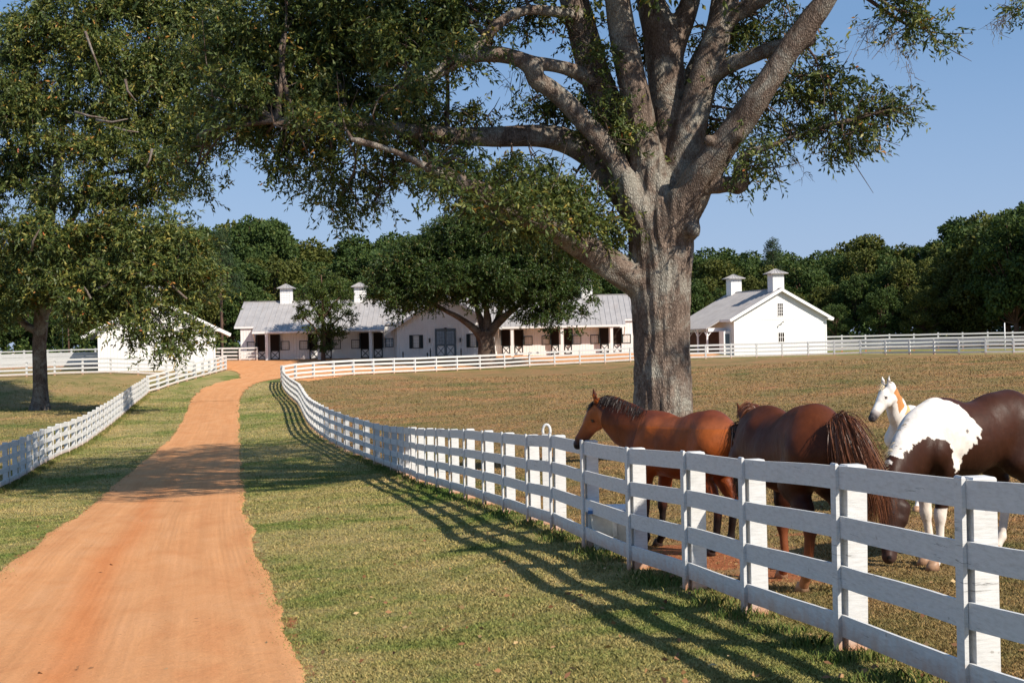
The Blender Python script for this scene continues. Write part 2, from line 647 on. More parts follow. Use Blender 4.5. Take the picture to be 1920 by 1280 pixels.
M['woodleaf'] = leaf_mat("wood_leaves", [(0, (0.024, 0.047, 0.014)), (.5, (0.053, 0.086, 0.022)), (.85, (0.089, 0.118, 0.026)), (1, (0.152, 0.147, 0.034))], .15, .6, .15)
M['woodleaf2'] = leaf_mat("wood_leaves_pale", [(0, (0.041, 0.056, 0.013)), (.5, (0.080, 0.094, 0.021)), (1, (0.161, 0.145, 0.032))], .15, .6, .15)
M['pineleaf'] = leaf_mat("pine_needles", [(0, (0.022, 0.044, 0.022)), (.6, (0.048, 0.077, 0.031)), (1, (0.081, 0.097, 0.041))], .1, .6, .15)


# ------------------------------------------------------------------ signed-distance modelling
def surface_nets(F, origin, h):
    """quads of the zero level of F (negative inside)"""
    s = F < 0
    nx, ny, nz = F.shape
    c = (nx - 1, ny - 1, nz - 1)
    cnt = np.zeros(c, np.int8)
    for dx in (0, 1):
        for dy in (0, 1):
            for dz in (0, 1):
                cnt += s[dx:dx + c[0], dy:dy + c[1], dz:dz + c[2]]
    act = (cnt > 0) & (cnt < 8)
    idx = np.full(c, -1, np.int64)
    ci = np.argwhere(act)
    idx[act] = np.arange(len(ci))
    acc = np.zeros((len(ci), 3))
    wsum = np.zeros(len(ci))
    corners = [(a, b, d) for a in (0, 1) for b in (0, 1) for d in (0, 1)]
    val = {k: F[ci[:, 0] + k[0], ci[:, 1] + k[1], ci[:, 2] + k[2]] for k in corners}
    for a in corners:
        for ax in range(3):
            if a[ax] == 0:
                b = list(a); b[ax] = 1; b = tuple(b)
                fa, fb = val[a], val[b]
                cr_ = (fa < 0) != (fb < 0)
                t = np.where(cr_, fa / np.where(cr_, fa - fb, 1), 0)
                pt = np.array(a, float)[None] + t[:, None] * (np.array(b) - np.array(a))[None]
                acc += pt * cr_[:, None]
                wsum += cr_
    V = (ci + acc / wsum[:, None]) * h + np.array(origin)
    Q = []
    for ax in range(3):
        sl0 = [slice(None)] * 3; sl1 = [slice(None)] * 3
        sl0[ax] = slice(0, -1); sl1[ax] = slice(1, None)
        a, b = s[tuple(sl0)], s[tuple(sl1)]
        e = np.argwhere(a != b)
        o1, o2 = [(1, 2), (2, 0), (0, 1)][ax]
        ok = (e[:, o1] > 0) & (e[:, o2] > 0) & (e[:, o1] < c[o1]) & (e[:, o2] < c[o2])
        e = e[ok]
        fl = a[tuple(e.T)]
        def cell(d1, d2):
            q = e.copy(); q[:, o1] -= d1; q[:, o2] -= d2
            return idx[tuple(q.T)]
        q = np.stack([cell(1, 1), cell(0, 1), cell(0, 0), cell(1, 0)], 1)
        q[~fl] = q[~fl][:, ::-1]
        Q.append(q)
    Q = np.concatenate(Q)
    return V, Q[(Q >= 0).all(1)]


class SDF:
    def __init__(s, lo, hi, h, k=.05):
        s.lo = np.array(lo, float)
        s.h = h
        n = np.ceil((np.array(hi, float) - s.lo) / h).astype(int) + 1
        s.n = n
        s.F = np.full(n, 0.5, np.float32)
        s.ax = [s.lo[i] + np.arange(n[i]) * h for i in range(3)]
        s.k = k

    def cone(s, a, b, ra, rb, k=None, ysc=None, yax=None):
        """round cone from a to b; ysc squashes along horizontal unit axis yax (flattened section)"""
        k = s.k if k is None else k
        a = np.array(a, float); b = np.array(b, float)
        mg = max(ra, rb) * (max(1, ysc) if ysc else 1) + k + 3 * s.h + .02
        lo = np.minimum(a, b) - mg
        hi = np.maximum(a, b) + mg
        i0 = np.clip(((lo - s.lo) / s.h).astype(int), 0, s.n)
        i1 = np.clip(((hi - s.lo) / s.h).astype(int) + 2, 0, s.n)
        if (i1 <= i0).any():
            return
        X = s.ax[0][i0[0]:i1[0]][:, None, None]
        Y = s.ax[1][i0[1]:i1[1]][None, :, None]
        Z = s.ax[2][i0[2]:i1[2]][None, None, :]
        px, py, pz = X - a[0], Y - a[1], Z - a[2]
        d = b - a
        if ysc:
            w = np.array([yax[0], yax[1], 0.0])
            g = 1.0 / ysc - 1.0
            dot = px * w[0] + py * w[1]
            px = px + dot * g * w[0]
            py = py + dot * g * w[1]
            dd = d @ w
            d = d + dd * g * w
        L2 = max(float(d @ d), 1e-9)
        t = np.clip((px * d[0] + py * d[1] + pz * d[2]) / L2, 0, 1)
        q = np.sqrt((px - t * d[0]) ** 2 + (py - t * d[1]) ** 2 + (pz - t * d[2]) ** 2) - (ra + (rb - ra) * t)
        if ysc and ysc < 1:
            q = q * (ysc * .5 + .5)
        sub = s.F[i0[0]:i1[0], i0[1]:i1[1], i0[2]:i1[2]]
        hh = np.clip(k - np.abs(q - sub), 0, None) / k
        s.F[i0[0]:i1[0], i0[1]:i1[1], i0[2]:i1[2]] = np.minimum(q, sub) - hh * hh * k * .25

    def chain(s, pts, k=None, ysc=None, yax=None):
        for p, q in zip(pts[:-1], pts[1:]):
            s.cone(p[:3], q[:3], p[3], q[3], k, ysc, yax)

    def mesh(s):
        return surface_nets(s.F, s.lo, s.h)


def catmull(P_, n):
    """smooth a list of rows (points with radius) to n samples per span"""
    A = np.array(P_, float)
    A = np.vstack([2 * A[0] - A[1], A, 2 * A[-1] - A[-2]])
    out = []
    for i in range(1, len(A) - 2):
        for t in np.linspace(0, 1, n, endpoint=False):
            p0, p1, p2, p3 = A[i - 1:i + 3]
            out.append(.5 * ((2 * p1) + (-p0 + p2) * t + (2 * p0 - 5 * p1 + 4 * p2 - p3) * t * t + (-p0 + 3 * p1 - 3 * p2 + p3) * t ** 3))
    out.append(A[-2])
    return np.array(out)

# ------------------------------------------------------------------ ground
RF = np.array([(4.3, -2), (3.62, 4.8), (3.2, 7.2), (2.84, 9.45), (2.51, 11.6), (2.13, 13.86), (1.79, 15.64), (1.37, 17.83), (.94, 20.2), (.56, 22.3), (.22, 24.5),
               (-.19, 26.7), (-.59, 28.9), (-1.02, 31), (-1.42, 33.2), (-1.83, 35.4), (-2.45, 38.9), (-4.5, 50.9), (-8.85, 68), (-14.4, 100), (-18.6, 121), (-19.7, 128)])
BF = np.array([(-19.7, 128), (-18.6, 131), (-16.2, 134.5), (-12, 139.5), (-7, 144), (-3.4, 146.5), (3, 148.2), (11.4, 149), (19.5, 149.5), (27, 149), (34, 147), (38.5, 143.5), (43, 139.5), (48, 137), (56, 135)])
LF = np.array([(-15.2, 36), (-16.5, 48), (-19.1, 61), (-20.8, 72), (-24.4, 92), (-28.2, 112), (-30, 123)])
LF2 = np.array([(-30, 123), (-29.2, 127), (-27.9, 133.5), (-27.3, 139.5), (-27.2, 142)])


def fx(Y):
    return np.interp(Y, RF[:, 1], RF[:, 0])


def lx(Y):
    return np.interp(Y, np.r_[LF[:, 1], 142], np.r_[LF[:, 0], -27.2])


def backY(X):
    o = np.argsort(BF[:, 0])
    return np.interp(X, BF[o, 0], BF[o, 1])


right_px = [(590, 1280), (565, 1220), (522, 1130), (486, 1040), (462, 960), (454, 900), (450, 850), (449, 800), (448, 765), (451, 745), (460, 731), (478, 719), (505, 713), (527, 710)]
left_px = [(0, 1077), (39, 1038), (105, 991), (184, 936), (227, 897), (281, 854), (309, 831), (323, 816), (340, 792), (350, 770), (361, 746), (376, 731), (398, 721), (425, 714), (452, 709.5), (449, 700), (430, 694), (395, 693)]
rp = [hit(*p) for p in right_px]
lp = [hit(*p) for p in left_px]
d0 = np.array(rp[0]) - np.array(rp[2]); d0 /= np.linalg.norm(d0)
lp0 = np.array(lp[0])
near = [tuple(np.array(rp[0]) + d0 * t) for t in (30, 6)]
l_near = [tuple(lp0 + d0 * t) for t in (8, 45)]
ROAD = [near[0], near[1]] + rp + [(-17.5, 128.5), (-15.2, 135.5), (-11, 141), (-6, 145.8), (-2, 148.5), (5, 150.5), (12, 151), (20, 151.5), (23, 161.5), (0, 161.7), (-27.3, 161.8), (-36, 161.5), (-37, 152), (-27, 143.5)] + lp[::-1] + l_near
ROAD = np.array(ROAD)


def inside(poly, X, Y):
    r = np.zeros(X.shape, bool)
    n = len(poly)
    for i in range(n):
        x1, y1 = poly[i]; x2, y2 = poly[(i + 1) % n]
        c = ((y1 > Y) != (y2 > Y))
        with np.errstate(divide='ignore', invalid='ignore'):
            xi = (x2 - x1) * (Y - y1) / (y2 - y1 + 1e-12) + x1
        r ^= c & (X < xi)
    return r


rows = list(np.arange(-30, 7, 1.5))
y = 7.0
while y < 420:
    rows.append(y)
    y += max(.10, y * .0095)
while y < 3200:
    rows.append(y)
    y *= 1.12
rows = np.array(rows)
t = np.linspace(-1, 1, 441)
t = .55 * t + .45 * t ** 3
W = 14 + .60 * np.maximum(rows, 0) + np.where(rows > 300, (rows - 300) * .8, 0) + np.where(rows < 6, (6 - rows) * 1.0, 0)
GX = W[:, None] * t[None]
GY = np.repeat(rows[:, None], len(t), 1)
GZ = height(GX, GY)
nr, nc = GX.shape
Vg = np.stack([GX, GY, GZ], -1).reshape(-1, 3)
ii = np.arange(nr * nc).reshape(nr, nc)
Fg = np.stack([ii[:-1, :-1], ii[:-1, 1:], ii[1:, 1:], ii[1:, :-1]], -1).reshape(-1, 4)


def pad_of(X, Y):
    a = 1 / (1 + np.exp(-(X - fx(Y) - .15) * 5))
    b = 1 / (1 + np.exp(-(backY(X) - Y) * 1.2))
    l = 1 / (1 + np.exp((X - lx(Y)) * 3)) * .55
    return a * b * (X > -22) + l


def wear_of(X, Y):
    w = np.zeros(X.shape)
    for cx, cy, rx, ry, s in ((2.4, 18.6, 1.3, 2.0, .85), (3.1, 16.7, 1.2, 1.6, .75), (4.2, 20.5, 2.2, 1.6, .5), (1.35, 21.2, .9, 2.6, .55), (1.9, 23.5, 1.8, 3.0, .42), (4.1, 18.3, 1.1, 1.2, .3), (4.4, 12.4, .7, .8, .3), (3.5, 11.8, .5, 1.0, .3),
                              (-6, 100, 3, 9, .1), (12, 120, 9, 10, .28), (-4, 118, 6, 8, .34), (30, 118, 10, 8, .3)):
        w = np.maximum(w, s * np.exp(-((X - cx) / rx) ** 2 - ((Y - cy) / ry) ** 2))
    df = X - fx(Y)
    w = np.maximum(w, .33 * np.exp(-((df - .12) / .28) ** 2) * (Y < 130))
    w = np.maximum(w, .30 * np.exp(-((X - lx(Y)) / .35) ** 2) * (Y < 130))
    w = np.maximum(w, .34 * np.exp(-((backY(X) - Y - .3) / .9) ** 2) * (X > -20))
    return w


ground = build('ground', Vg, Fg, M['turf'], smooth=True)
ground['kind'] = 'structure'
xf_, yf_ = Vg[:, 0], Vg[:, 1]
attr(ground, 'pad', pad_of(xf_, yf_))


def edge_dist(X, Y):
    """rough distance to the road's traced edge lines"""
    d = np.full(X.shape, 99.0)
    pts = ROAD
    for a, b in zip(pts, np.roll(pts, -1, 0)):
        if min(a[1], b[1]) > 125:
            continue
        ab = b - a
        L = ab @ ab
        tt = np.clip(((X - a[0]) * ab[0] + (Y - a[1]) * ab[1]) / L, 0, 1)
        d = np.minimum(d, np.hypot(X - a[0] - tt * ab[0], Y - a[1] - tt * ab[1]))
    return d


wear = wear_of(xf_, yf_)
near_mask = (yf_ > 0) & (yf_ < 126) & (np.abs(xf_) < 40)
ed = np.full(len(xf_), 99.0)
ed[near_mask] = edge_dist(xf_[near_mask], yf_[near_mask])
wear = np.maximum(wear, .50 * np.exp(-(ed / .22) ** 2))
attr(ground, 'wear', wear)

# the clay road and the yard: a sheet 15 mm above the turf with a ragged edge
yx = np.arange(-46, 32, .16)
yy = np.arange(111.8, 165, .34)
YX, YY = np.meshgrid(yx, yy)


def wob(X, Y, s):
    return (np.sin(X * 3.1 * s + 1.3 * np.sin(Y * 2.3 * s)) + np.sin(Y * 4.7 * s + 1.7 * np.sin(X * 3.9 * s))) / 2


Vy = np.stack([YX, YY, height(YX, YY) + .03], -1).reshape(-1, 3)
iy = np.arange(YX.size).reshape(YX.shape)
Fy = np.stack([iy[:-1, :-1], iy[:-1, 1:], iy[1:, 1:], iy[1:, :-1]], -1).reshape(-1, 4)
cen = Vy[Fy].mean(1)
keep = inside(ROAD, cen[:, 0] + .12 * wob(cen[:, 0], cen[:, 1], .55), cen[:, 1] + .2 * wob(cen[:, 1], cen[:, 0], .5))
Fr = Fy[keep]
used, inv = np.unique(Fr, return_inverse=True)
Vr = Vy[used].copy()
rY = np.array([p[1] for p in rp]); rX = np.array([p[0] for p in rp])
lY = np.array([p[1] for p in lp]); lX = np.array([p[0] for p in lp])
o1 = np.argsort(rY); o2 = np.argsort(lY)
sl = d0[0] / d0[1]
rx_at = lambda Y: np.where(Y < rY.min(), rX[rY.argmin()] + (Y - rY.min()) * sl, np.interp(Y, rY[o1], rX[o1]))
lx_at = lambda Y: np.where(Y < lY.min(), lX[lY.argmin()] + (Y - lY.min()) * sl, np.interp(Y, lY[o2], lX[o2]))
# the road proper: a strip with softly ragged edges
ys = [-20.0]
while ys[-1] < 112.4:
    ys.append(ys[-1] + (.6 if ys[-1] < 6 else max(.035, ys[-1] * .0035)))
ys = np.array(ys)
kern = np.ones(9) / 9
def edge_noise(sd):
    r_ = np.random.default_rng(sd)
    w_ = np.zeros(len(ys))
    for f_, a_ in ((.5, .05), (1.3, .03), (3.1, .016), (7.3, .009), (17, .005)):
        w_ += a_ * np.sin(ys * f_ + r_.uniform(0, 6) + 1.5 * np.sin(ys * f_ * .37 + r_.uniform(0, 6)))
    return w_ + r_.normal(0, .006, len(ys))
sm = lambda f: sum(f(ys + k * .4) for k in range(-4, 5)) / 9
Lx = sm(lx_at) + edge_noise(3)
Rx = sm(rx_at) + edge_noise(9)
tt_ = np.linspace(0, 1, 61)
SX = Lx[:, None] * (1 - tt_) + Rx[:, None] * tt_
SY = np.repeat(ys[:, None], 61, 1)
SZ = height(SX, SY) + .014
SZ[:, 0] -= .02; SZ[:, -1] -= .02
SVr = np.stack([SX, SY, SZ], -1).reshape(-1, 3)
js = np.arange(len(ys) * 61).reshape(len(ys), 61)
SF = np.stack([js[:-1, :-1], js[:-1, 1:], js[1:, 1:], js[1:, :-1]], -1).reshape(-1, 4)
nb_ = len(Vr)
Vr = np.concatenate([Vr, SVr])
Fall = np.concatenate([inv.reshape(-1, 4), SF + nb_])
road = build('road', Vr, Fall, M['clay'], smooth=True)
road['kind'] = 'structure'
u = Vr[:, 0] - (rx_at(Vr[:, 1]) + lx_at(Vr[:, 1])) / 2
attr(road, 'across', u)
attr(road, 'along', Vr[:, 1])
attr(road, 'ridge', np.exp(-((u + .35 + .12 * np.sin(Vr[:, 1] * .35)) / .28) ** 2) * np.clip(1.6 - Vr[:, 1] / 40, 0, 1))

# ------------------------------------------------------------------ fences


def resample(path, step):
    path = np.array(path, float)
    d = np.r_[0, np.cumsum(np.hypot(*np.diff(path, axis=0).T))]
    n = max(1, int(round(d[-1] / step)))
    s = np.linspace(0, d[-1], n + 1)
    # smooth spline through the points
    C = catmull(path, 8)
    dc = np.r_[0, np.cumsum(np.hypot(*np.diff(C, axis=0).T))]
    s = np.linspace(0, dc[-1], n + 1)
    return np.stack([np.interp(s, dc, C[:, 0]), np.interp(s, dc, C[:, 1])], 1)


POST_CACHE = {}


def post_mesh(name, w, d, h, mat):
    key = (name, w, d, h)
    if key in POST_CACHE:
        return POST_CACHE[key]
    mb = MB()
    zs = [-.35, 0, .12, .3, .6, h - .012]
    for i in range(len(zs)):
        k = 1.0
        for sx, sy in ((-1, -1), (1, -1), (1, 1), (-1, 1)):
            mb.v.append((sx * w / 2 * k, sy * d / 2 * k, zs[i]))
    for i in range(len(zs) - 1):
        for k in range(4):
            k2 = (k + 1) % 4
            mb.f.append((i * 4 + k, i * 4 + k2, i * 4 + 4 + k2, i * 4 + 4 + k))
    b = len(mb.v)
    for sx, sy in ((-1, -1), (1, -1), (1, 1), (-1, 1)):
        mb.v.append((sx * (w / 2 - .008), sy * (d / 2 - .008), h))
    q = (len(zs) - 1) * 4
    for k in range(4):
        k2 = (k + 1) % 4
        mb.f.append((q + k, q + k2, b + k2, b + k))
    mb.f.append((b, b + 1, b + 2, b + 3))
    mb.f.append((3, 2, 1, 0))
    me = bpy.data.meshes.new(name)
    me.from_pydata(mb.v, [], mb.f)
    me.materials.append(mat)
    a = me.attributes.new('above', 'FLOAT', 'POINT')
    a.data.foreach_set('value', np.array([v[2] for v in mb.v], np.float32))
    POST_CACHE[key] = me
    return me


def rail_geo(p, q, z0, z1, hw, th, off, seg=4, jit=.004):
    """board from ground point p to q (x,y,z); z0..z1 above the ground; off = sideways offset of its centre"""
    p = np.array(p, float); q = np.array(q, float)
    d = (q - p)[:2]
    L = np.hypot(*d)
    d /= L
    nrm = np.array([d[1], -d[0]])
    V, A = [], []
    for i in range(seg + 1):
        f = i / seg
        c = p + (q - p) * f
        gz = float(height(c[0], c[1])[0]) * .0 + c[2]
        jz = random.uniform(-jit, jit) + .3 * jit * math.sin(f * math.pi)
        jo = random.uniform(-jit, jit) * .6
        for s, z in ((-1, z0), (1, z0), (1, z1), (-1, z1)):
            xy = c[:2] + nrm * (off + jo + s * th / 2)
            V.append((xy[0], xy[1], gz + z + jz))
            A.append(z)
    F = []
    for i in range(seg):
        for k in range(4):
            k2 = (k + 1) % 4
            F.append((i * 4 + k, i * 4 + k2, i * 4 + 4 + k2, i * 4 + 4 + k))
    F.append((3, 2, 1, 0))
    e = seg * 4
    F.append((e, e + 1, e + 2, e + 3))
    return V, F, A


def build_rails(name, items, root, stuff=False):
    V, F, A = [], [], []
    for v, f, a in items:
        b = len(V)
        V += v; F += [tuple(i + b for i in q) for q in f]; A += a
    o = build(name, V, F, M['fence'], root)
    attr(o, 'above', A)
    if stuff:
        o['kind'] = 'stuff'
    return o


BOARDS = [(.12, .29), (.50, .67), (.88, 1.05), (1.26, 1.44)]


def fence(name, label, path, step, side, boards=BOARDS, top=1.45, batten=True, span=2, post_w=.16, cat='fence', zoff=0.0, front_posts=False, lim=100, head=None):
    """side = +1: posts stand to the right of the walking direction, boards on the left of the posts"""
    S = resample(path, step)
    if head is not None:
        S = np.concatenate([np.array(head)[:-1], S])
    Z = height(S[:, 0], S[:, 1]) + zoff
    i0 = int(np.argmin(S[:, 1]))
    root = empty(name, (S[i0, 0], S[i0, 1], Z[i0]), label, cat)
    L = Vector(root.location)
    n = len(S)
    pm = post_mesh('post', post_w, post_w, top, M['fence'])
    bm_ = post_mesh('batten', .11, .028, top + .012, M['fence'])
    order = sorted(range(n), key=lambda i: S[i, 1])
    near_ = set(order[:lim])
    rest = []
    for i in range(n):
        a = S[max(i - 1, 0)]; b = S[min(i + 1, n - 1)]
        d = b - a; d = d / np.hypot(*d)
        nrm = np.array([d[1], -d[0]])          # right-hand side
        ang = math.atan2(d[1], d[0])
        jx = random.uniform(-.012, .012)
        c = S[i] + nrm * side * (post_w / 2 + .026)
        if i in near_:
            o = link('post', pm, root)
            o.location = Vector((c[0], c[1], Z[i] + random.uniform(-.015, .012))) - L
            o.rotation_euler = (random.uniform(-.008, .008), random.uniform(-.012, .012), ang + random.uniform(-.03, .03))
            if batten:
                c = S[i] - nrm * side * .0275
                o = link('batten', bm_, root)
                o.location = Vector((c[0], c[1], Z[i] + random.uniform(-.004, .004))) - L
                o.rotation_euler = (0, 0, ang)
        else:
            z = Z[i]
            rest.append(rail_geo((c[0] - .08, c[1], z), (c[0] + .08, c[1], z), -.3, top, 0, post_w, 0, 1, 0))
    if rest:
        build_rails('posts', rest, root, True)
    rails = []
    for i in range(0, n - 1, span):
        pts = [(S[k][0], S[k][1], Z[k]) for k in range(i, min(i + span, n - 1) + 1)]
        for z0, z1 in boards:
            parts_ = []
            for p, q in zip(pts[:-1], pts[1:]):
                parts_.append(rail_geo(p, q, z0, z1, 0, .025, 0))
            rails.append((min(p[1] for p in pts), parts_))
    rails.sort(key=lambda r: r[0])
    for yv, it in rails[:lim]:
        build_rails('rail', it, root)
    if len(rails) > lim:
        build_rails('rails', [g for r in rails[lim:] for g in r[1]], root, True)
    return root


paddock_fence = fence('paddock_fence', 'long white four-board fence curving along the right side of the clay road, horses behind it', RF[15:], 2.21, 1, head=RF[1:16])
back_fence = fence('paddock_fence', 'white board fence crossing behind the paddock in front of the stables', BF, 2.55, -1, span=2)
road_fence = fence('roadside_fence', 'white four-board fence along the left side of the clay road with dappled shade', LF, 2.25, -1)
bend_fence = fence('roadside_fence', 'short white fence stretch bending toward the corner of the left barn', LF2, 1.9, -1, batten=True)
cross_fence = fence('field_fence', 'white board fence running left from the road fence corner in front of the left barn', [(-28.6, 133.9), (-36, 133.5), (-44, 133), (-58, 132)], 2.4, 1, batten=False)
far_left = fence('field_fence', 'farther white rail fence behind the left tree, left of the left barn', [(-36.5, 158), (-48, 158.5), (-75, 160)], 2.6, 1, [(.55, .66), (.92, 1.03), (1.28, 1.40)], batten=False, zoff=.35)
pen = fence('pen_wall', 'solid-looking white close-boarded pen fence left of the left barn', [(-36.4, 143), (-46, 143.5), (-62, 144)], 2.4, 1, [(.02, .34), (.36, .68), (.70, 1.02), (1.04, 1.40)], batten=False, zoff=.3)
gap_fence = fence('yard_fence', 'short white fence between the left barn and the long stable', [(-33.0, 160.5), (-27.4, 160.5)], 1.9, 1, batten=False)
far_right = fence('field_fence', 'second white fence behind the paddock fence, right of the right barn', [(32.8, 160), (42, 158.0), (52, 155), (64, 152)], 2.5, -1, [(.15, .33), (.55, .73), (.95, 1.13), (1.36, 1.52)], top=1.6, batten=False, zoff=.25)

# ring-topped white board standing just behind the roadside fence
px, py = 1019, 990
gY = 23.35
gX = (px - 960) / FPX * gY + .02
gz = h1(gX, gY)
mb = MB()
mb.box(-.075, .075, -.02, .02, 0, 1.42)
post = empty('hitching_board', (gX, gY, gz), 'tall narrow white board with a ring-shaped cut-out top just behind the roadside fence', 'post')
o = mb.obj('board', M['fence'], post, local=True)
attr(o, 'above', [v[2] for v in mb.v])
mb = MB()
ring = [(0.075 * math.cos(a) * .78, 0, 1.47 + .10 * math.sin(a)) for a in np.linspace(-.5, math.pi + .5, 15)]
mb.tube(ring, .022, 8)
o = mb.obj('ring_top', M['fence'], post, True, local=True)
attr(o, 'above', [1.3] * len(mb.v))

# water trough with a blue lid behind the fence
ty = 20.0
tx = (1150 - 960) / FPX * ty - .02
tz = h1(tx, ty)
tr = empty('water_trough', (tx, ty, tz), 'pale square water trough with a light blue lid behind the fence beneath the bay horse', 'trough')
mb = MB()
V = []
for z, s in ((0, .25), (.46, .29), (.50, .30)):
    for a, b in ((-1, -1), (1, -1), (1, 1), (-1, 1)):
        V.append((a * s * 1.15, b * s * .9, z))
F = [(i * 4 + k, i * 4 + (k + 1) % 4, i * 4 + 4 + (k + 1) % 4, i * 4 + 4 + k) for i in range(2) for k in range(4)] + [(3, 2, 1, 0), (8, 9, 10, 11)]
mb.add(V, F)
tub = simple("pale_tub", (.62, .60, .50), .6, .3, 6, .2)
mb.obj('tub', tub, tr, local=True)
mb = MB()
mb.box(-.37, .37, -.30, .30, .502, .545)
mb.obj('lid', simple("blue_lid", (.60, .68, .78), .5, .4, 8, .1), tr, local=True)
mb = MB()
mb.box(-.385, .385, -.315, -.302, .488, .53)
mb.box(-.385, .385, .302, .315, .488, .53)
mb.obj('lid_rim', simple("blue_rim", (.06, .16, .36), .5, .4), tr, local=True)
mb = MB()
for zz in (.12, .28):
    mb.box(-.06, .0, -.268 - zz * .07, -.245, zz - .1, zz + .1)
mb.obj('rib', tub, tr, local=True)
# small metal hoop in the grass by the fence foot
hx, hy = (1059 - 960) / FPX * 21.9, 21.9
hp = empty('hose_hoop', (hx, hy, h1(hx, hy)), 'small dark metal hoop standing in the grass behind the fence left of the trough', 'hoop')
mb = MB()
mb.tube([(.10 * math.cos(a), 0, .02 + .20 * math.sin(a)) for a in np.linspace(0, math.pi, 12)], .012, 6)
mb.obj('hoop', simple("dull_metal", (.14, .12, .10), .5, .4), hp, True, local=True)

# ------------------------------------------------------------------ buildings
class Frame:
    """local building frame: x along the facade, y to the back, z up"""
    def __init__(s, origin, ang):
        s.o = Vector(origin)
        s.M = Matrix.Translation(s.o) @ Matrix.Rotation(ang, 4, 'Z')
        s.ang = ang


def bempty(name, fr, label, cat, group=None):
    e = empty(name, fr.o, label, cat, group)
    e.rotation_euler = (0, 0, fr.ang)
    return e


def slab(mb, y0, z0, y1, z1, x0, x1, t=.12):
    """sloped roof sheet over (y0,z0)-(y1,z1), thickness t downward"""
    mb.prismx([(y0, z0), (y1, z1), (y1, z1 - t), (y0, z0 - t)], x0, x1)


def seams(mb, y0, z0, y1, z1, xs, w=.035, h=.045):
    for x in xs:
        mb.prismx([(y0, z0 + .003), (y1, z1 + .003), (y1, z1 + h), (y0, z0 + h)], x - w / 2, x + w / 2)


def slabx(mb, x0, z0, x1, z1, y0, y1, t=.12):
    mb.prism([(x0, z0), (x1, z1), (x1, z1 - t), (x0, z0 - t)], y0, y1)


def seamsx(mb, x0, z0, x1, z1, ys, w=.035, h=.045):
    for y in ys:
        mb.prism([(x0, z0 + .003), (x1, z1 + .003), (x1, z1 + h), (x0, z0 + h)], y - w / 2, y + w / 2)


def window(root, x, y, z0, w, h, nx, nz, frame_mat, pane_mat, shutters=False, frw=.07):
    """window in a wall facing -y whose face is at y; frame proud, mullions, pane as sub-parts"""
    mb = MB()
    x0, x1, z1 = x - w / 2, x + w / 2, z0 + h
    f = frw
    mb.box(x0 - f, x1 + f, y - .05, y + .0, z0 - f, z0)
    mb.box(x0 - f, x1 + f, y - .05, y + .0, z1, z1 + f)
    mb.box(x0 - f, x0, y - .049, y + .0, z0, z1)
    mb.box(x1, x1 + f, y - .049, y + .0, z0, z1)
    fr = mb.obj('window', frame_mat, root, local=True)
    mb = MB()
    for i in range(1, nx):
        xx = x0 + w * i / nx
        mb.box(xx - .022, xx + .022, y - .034, y - .014, z0, z1)
    for i in range(1, nz):
        zz = z0 + h * i / nz
        mb.box(x0, x1, y - .036, y - .013, zz - .022, zz + .022)
    mb.obj('muntins', M['trim'], fr, local=True)
    mb = MB()
    mb.box(x0, x1, y - .012, y - .004, z0, z1)
    mb.obj('pane', pane_mat, fr, local=True)
    if shutters:
        for s in (-1, 1):
            mb = MB()
            c = x + s * (w / 2 + f + .19)
            mb.box(c - .17, c + .17, y - .04, y - .002, z0 - f, z1 + f)
            for k in range(9):
                zz = z0 + (k + .5) * h / 9
                mb.prismx([(y - .04, zz - .05), (y - .06, zz - .03), (y - .04, zz + .03)], c - .13, c + .13)
            mb.obj('shutter', M['blackgreen'], root, local=True)
    return fr


def cupola(root, x, y, zroof, w, ztop, zapex, over=.32):
    c = MB()
    c.box(x - w / 2, x + w / 2, y - w / 2, y + w / 2, zroof, ztop)
    for k in range(6):
        zz = zroof + (ztop - zroof) * (.36 + .1 * k)
        c.prismx([(y - w / 2, zz), (y - w / 2 - .03, zz), (y - w / 2, zz + .07)], x - w / 2 + .1, x + w / 2 - .1)
    b = c.obj('cupola', M['barn'], root, local=True)
    r = MB()
    o = w / 2 + over
    V = [(x - o, y - o, ztop), (x + o, y - o, ztop), (x + o, y + o, ztop), (x - o, y + o, ztop),
         (x - o, y - o, ztop + .06), (x + o, y - o, ztop + .06), (x + o, y + o, ztop + .06), (x - o, y + o, ztop + .06), (x, y, zapex)]
    r.add(V, [(3, 2, 1, 0), (0, 1, 5, 4), (1, 2, 6, 5), (2, 3, 7, 6), (3, 0, 4, 7), (4, 5, 8), (5, 6, 8), (6, 7, 8), (7, 4, 8)])
    for k in (-.6, -.2, .2, .6):
        r.bar((x + k * o, y - o + .01, ztop + .085), (x + k * .12 * o, y - .1 * o, zapex - .02), .035, .04)
        r.bar((x - o + .01, y + k * o, ztop + .085), (x - .1 * o, y + k * .12 * o, zapex - .02), .035, .04)
    r.obj('cupola_roof', M['roof'], b, local=True)
    return b


# ---- long stable
S_Y = 162.0
ax, _, az = P(838, 667.5, S_Y)
sf = Frame((ax, S_Y, az), 0)
st = bempty('stable', sf, 'long white stable with grey metal roof, cupolas and a central gable beyond the paddock', 'stable')
pxm = S_Y / FPX


def sx(px):
    return (px - 838) * pxm


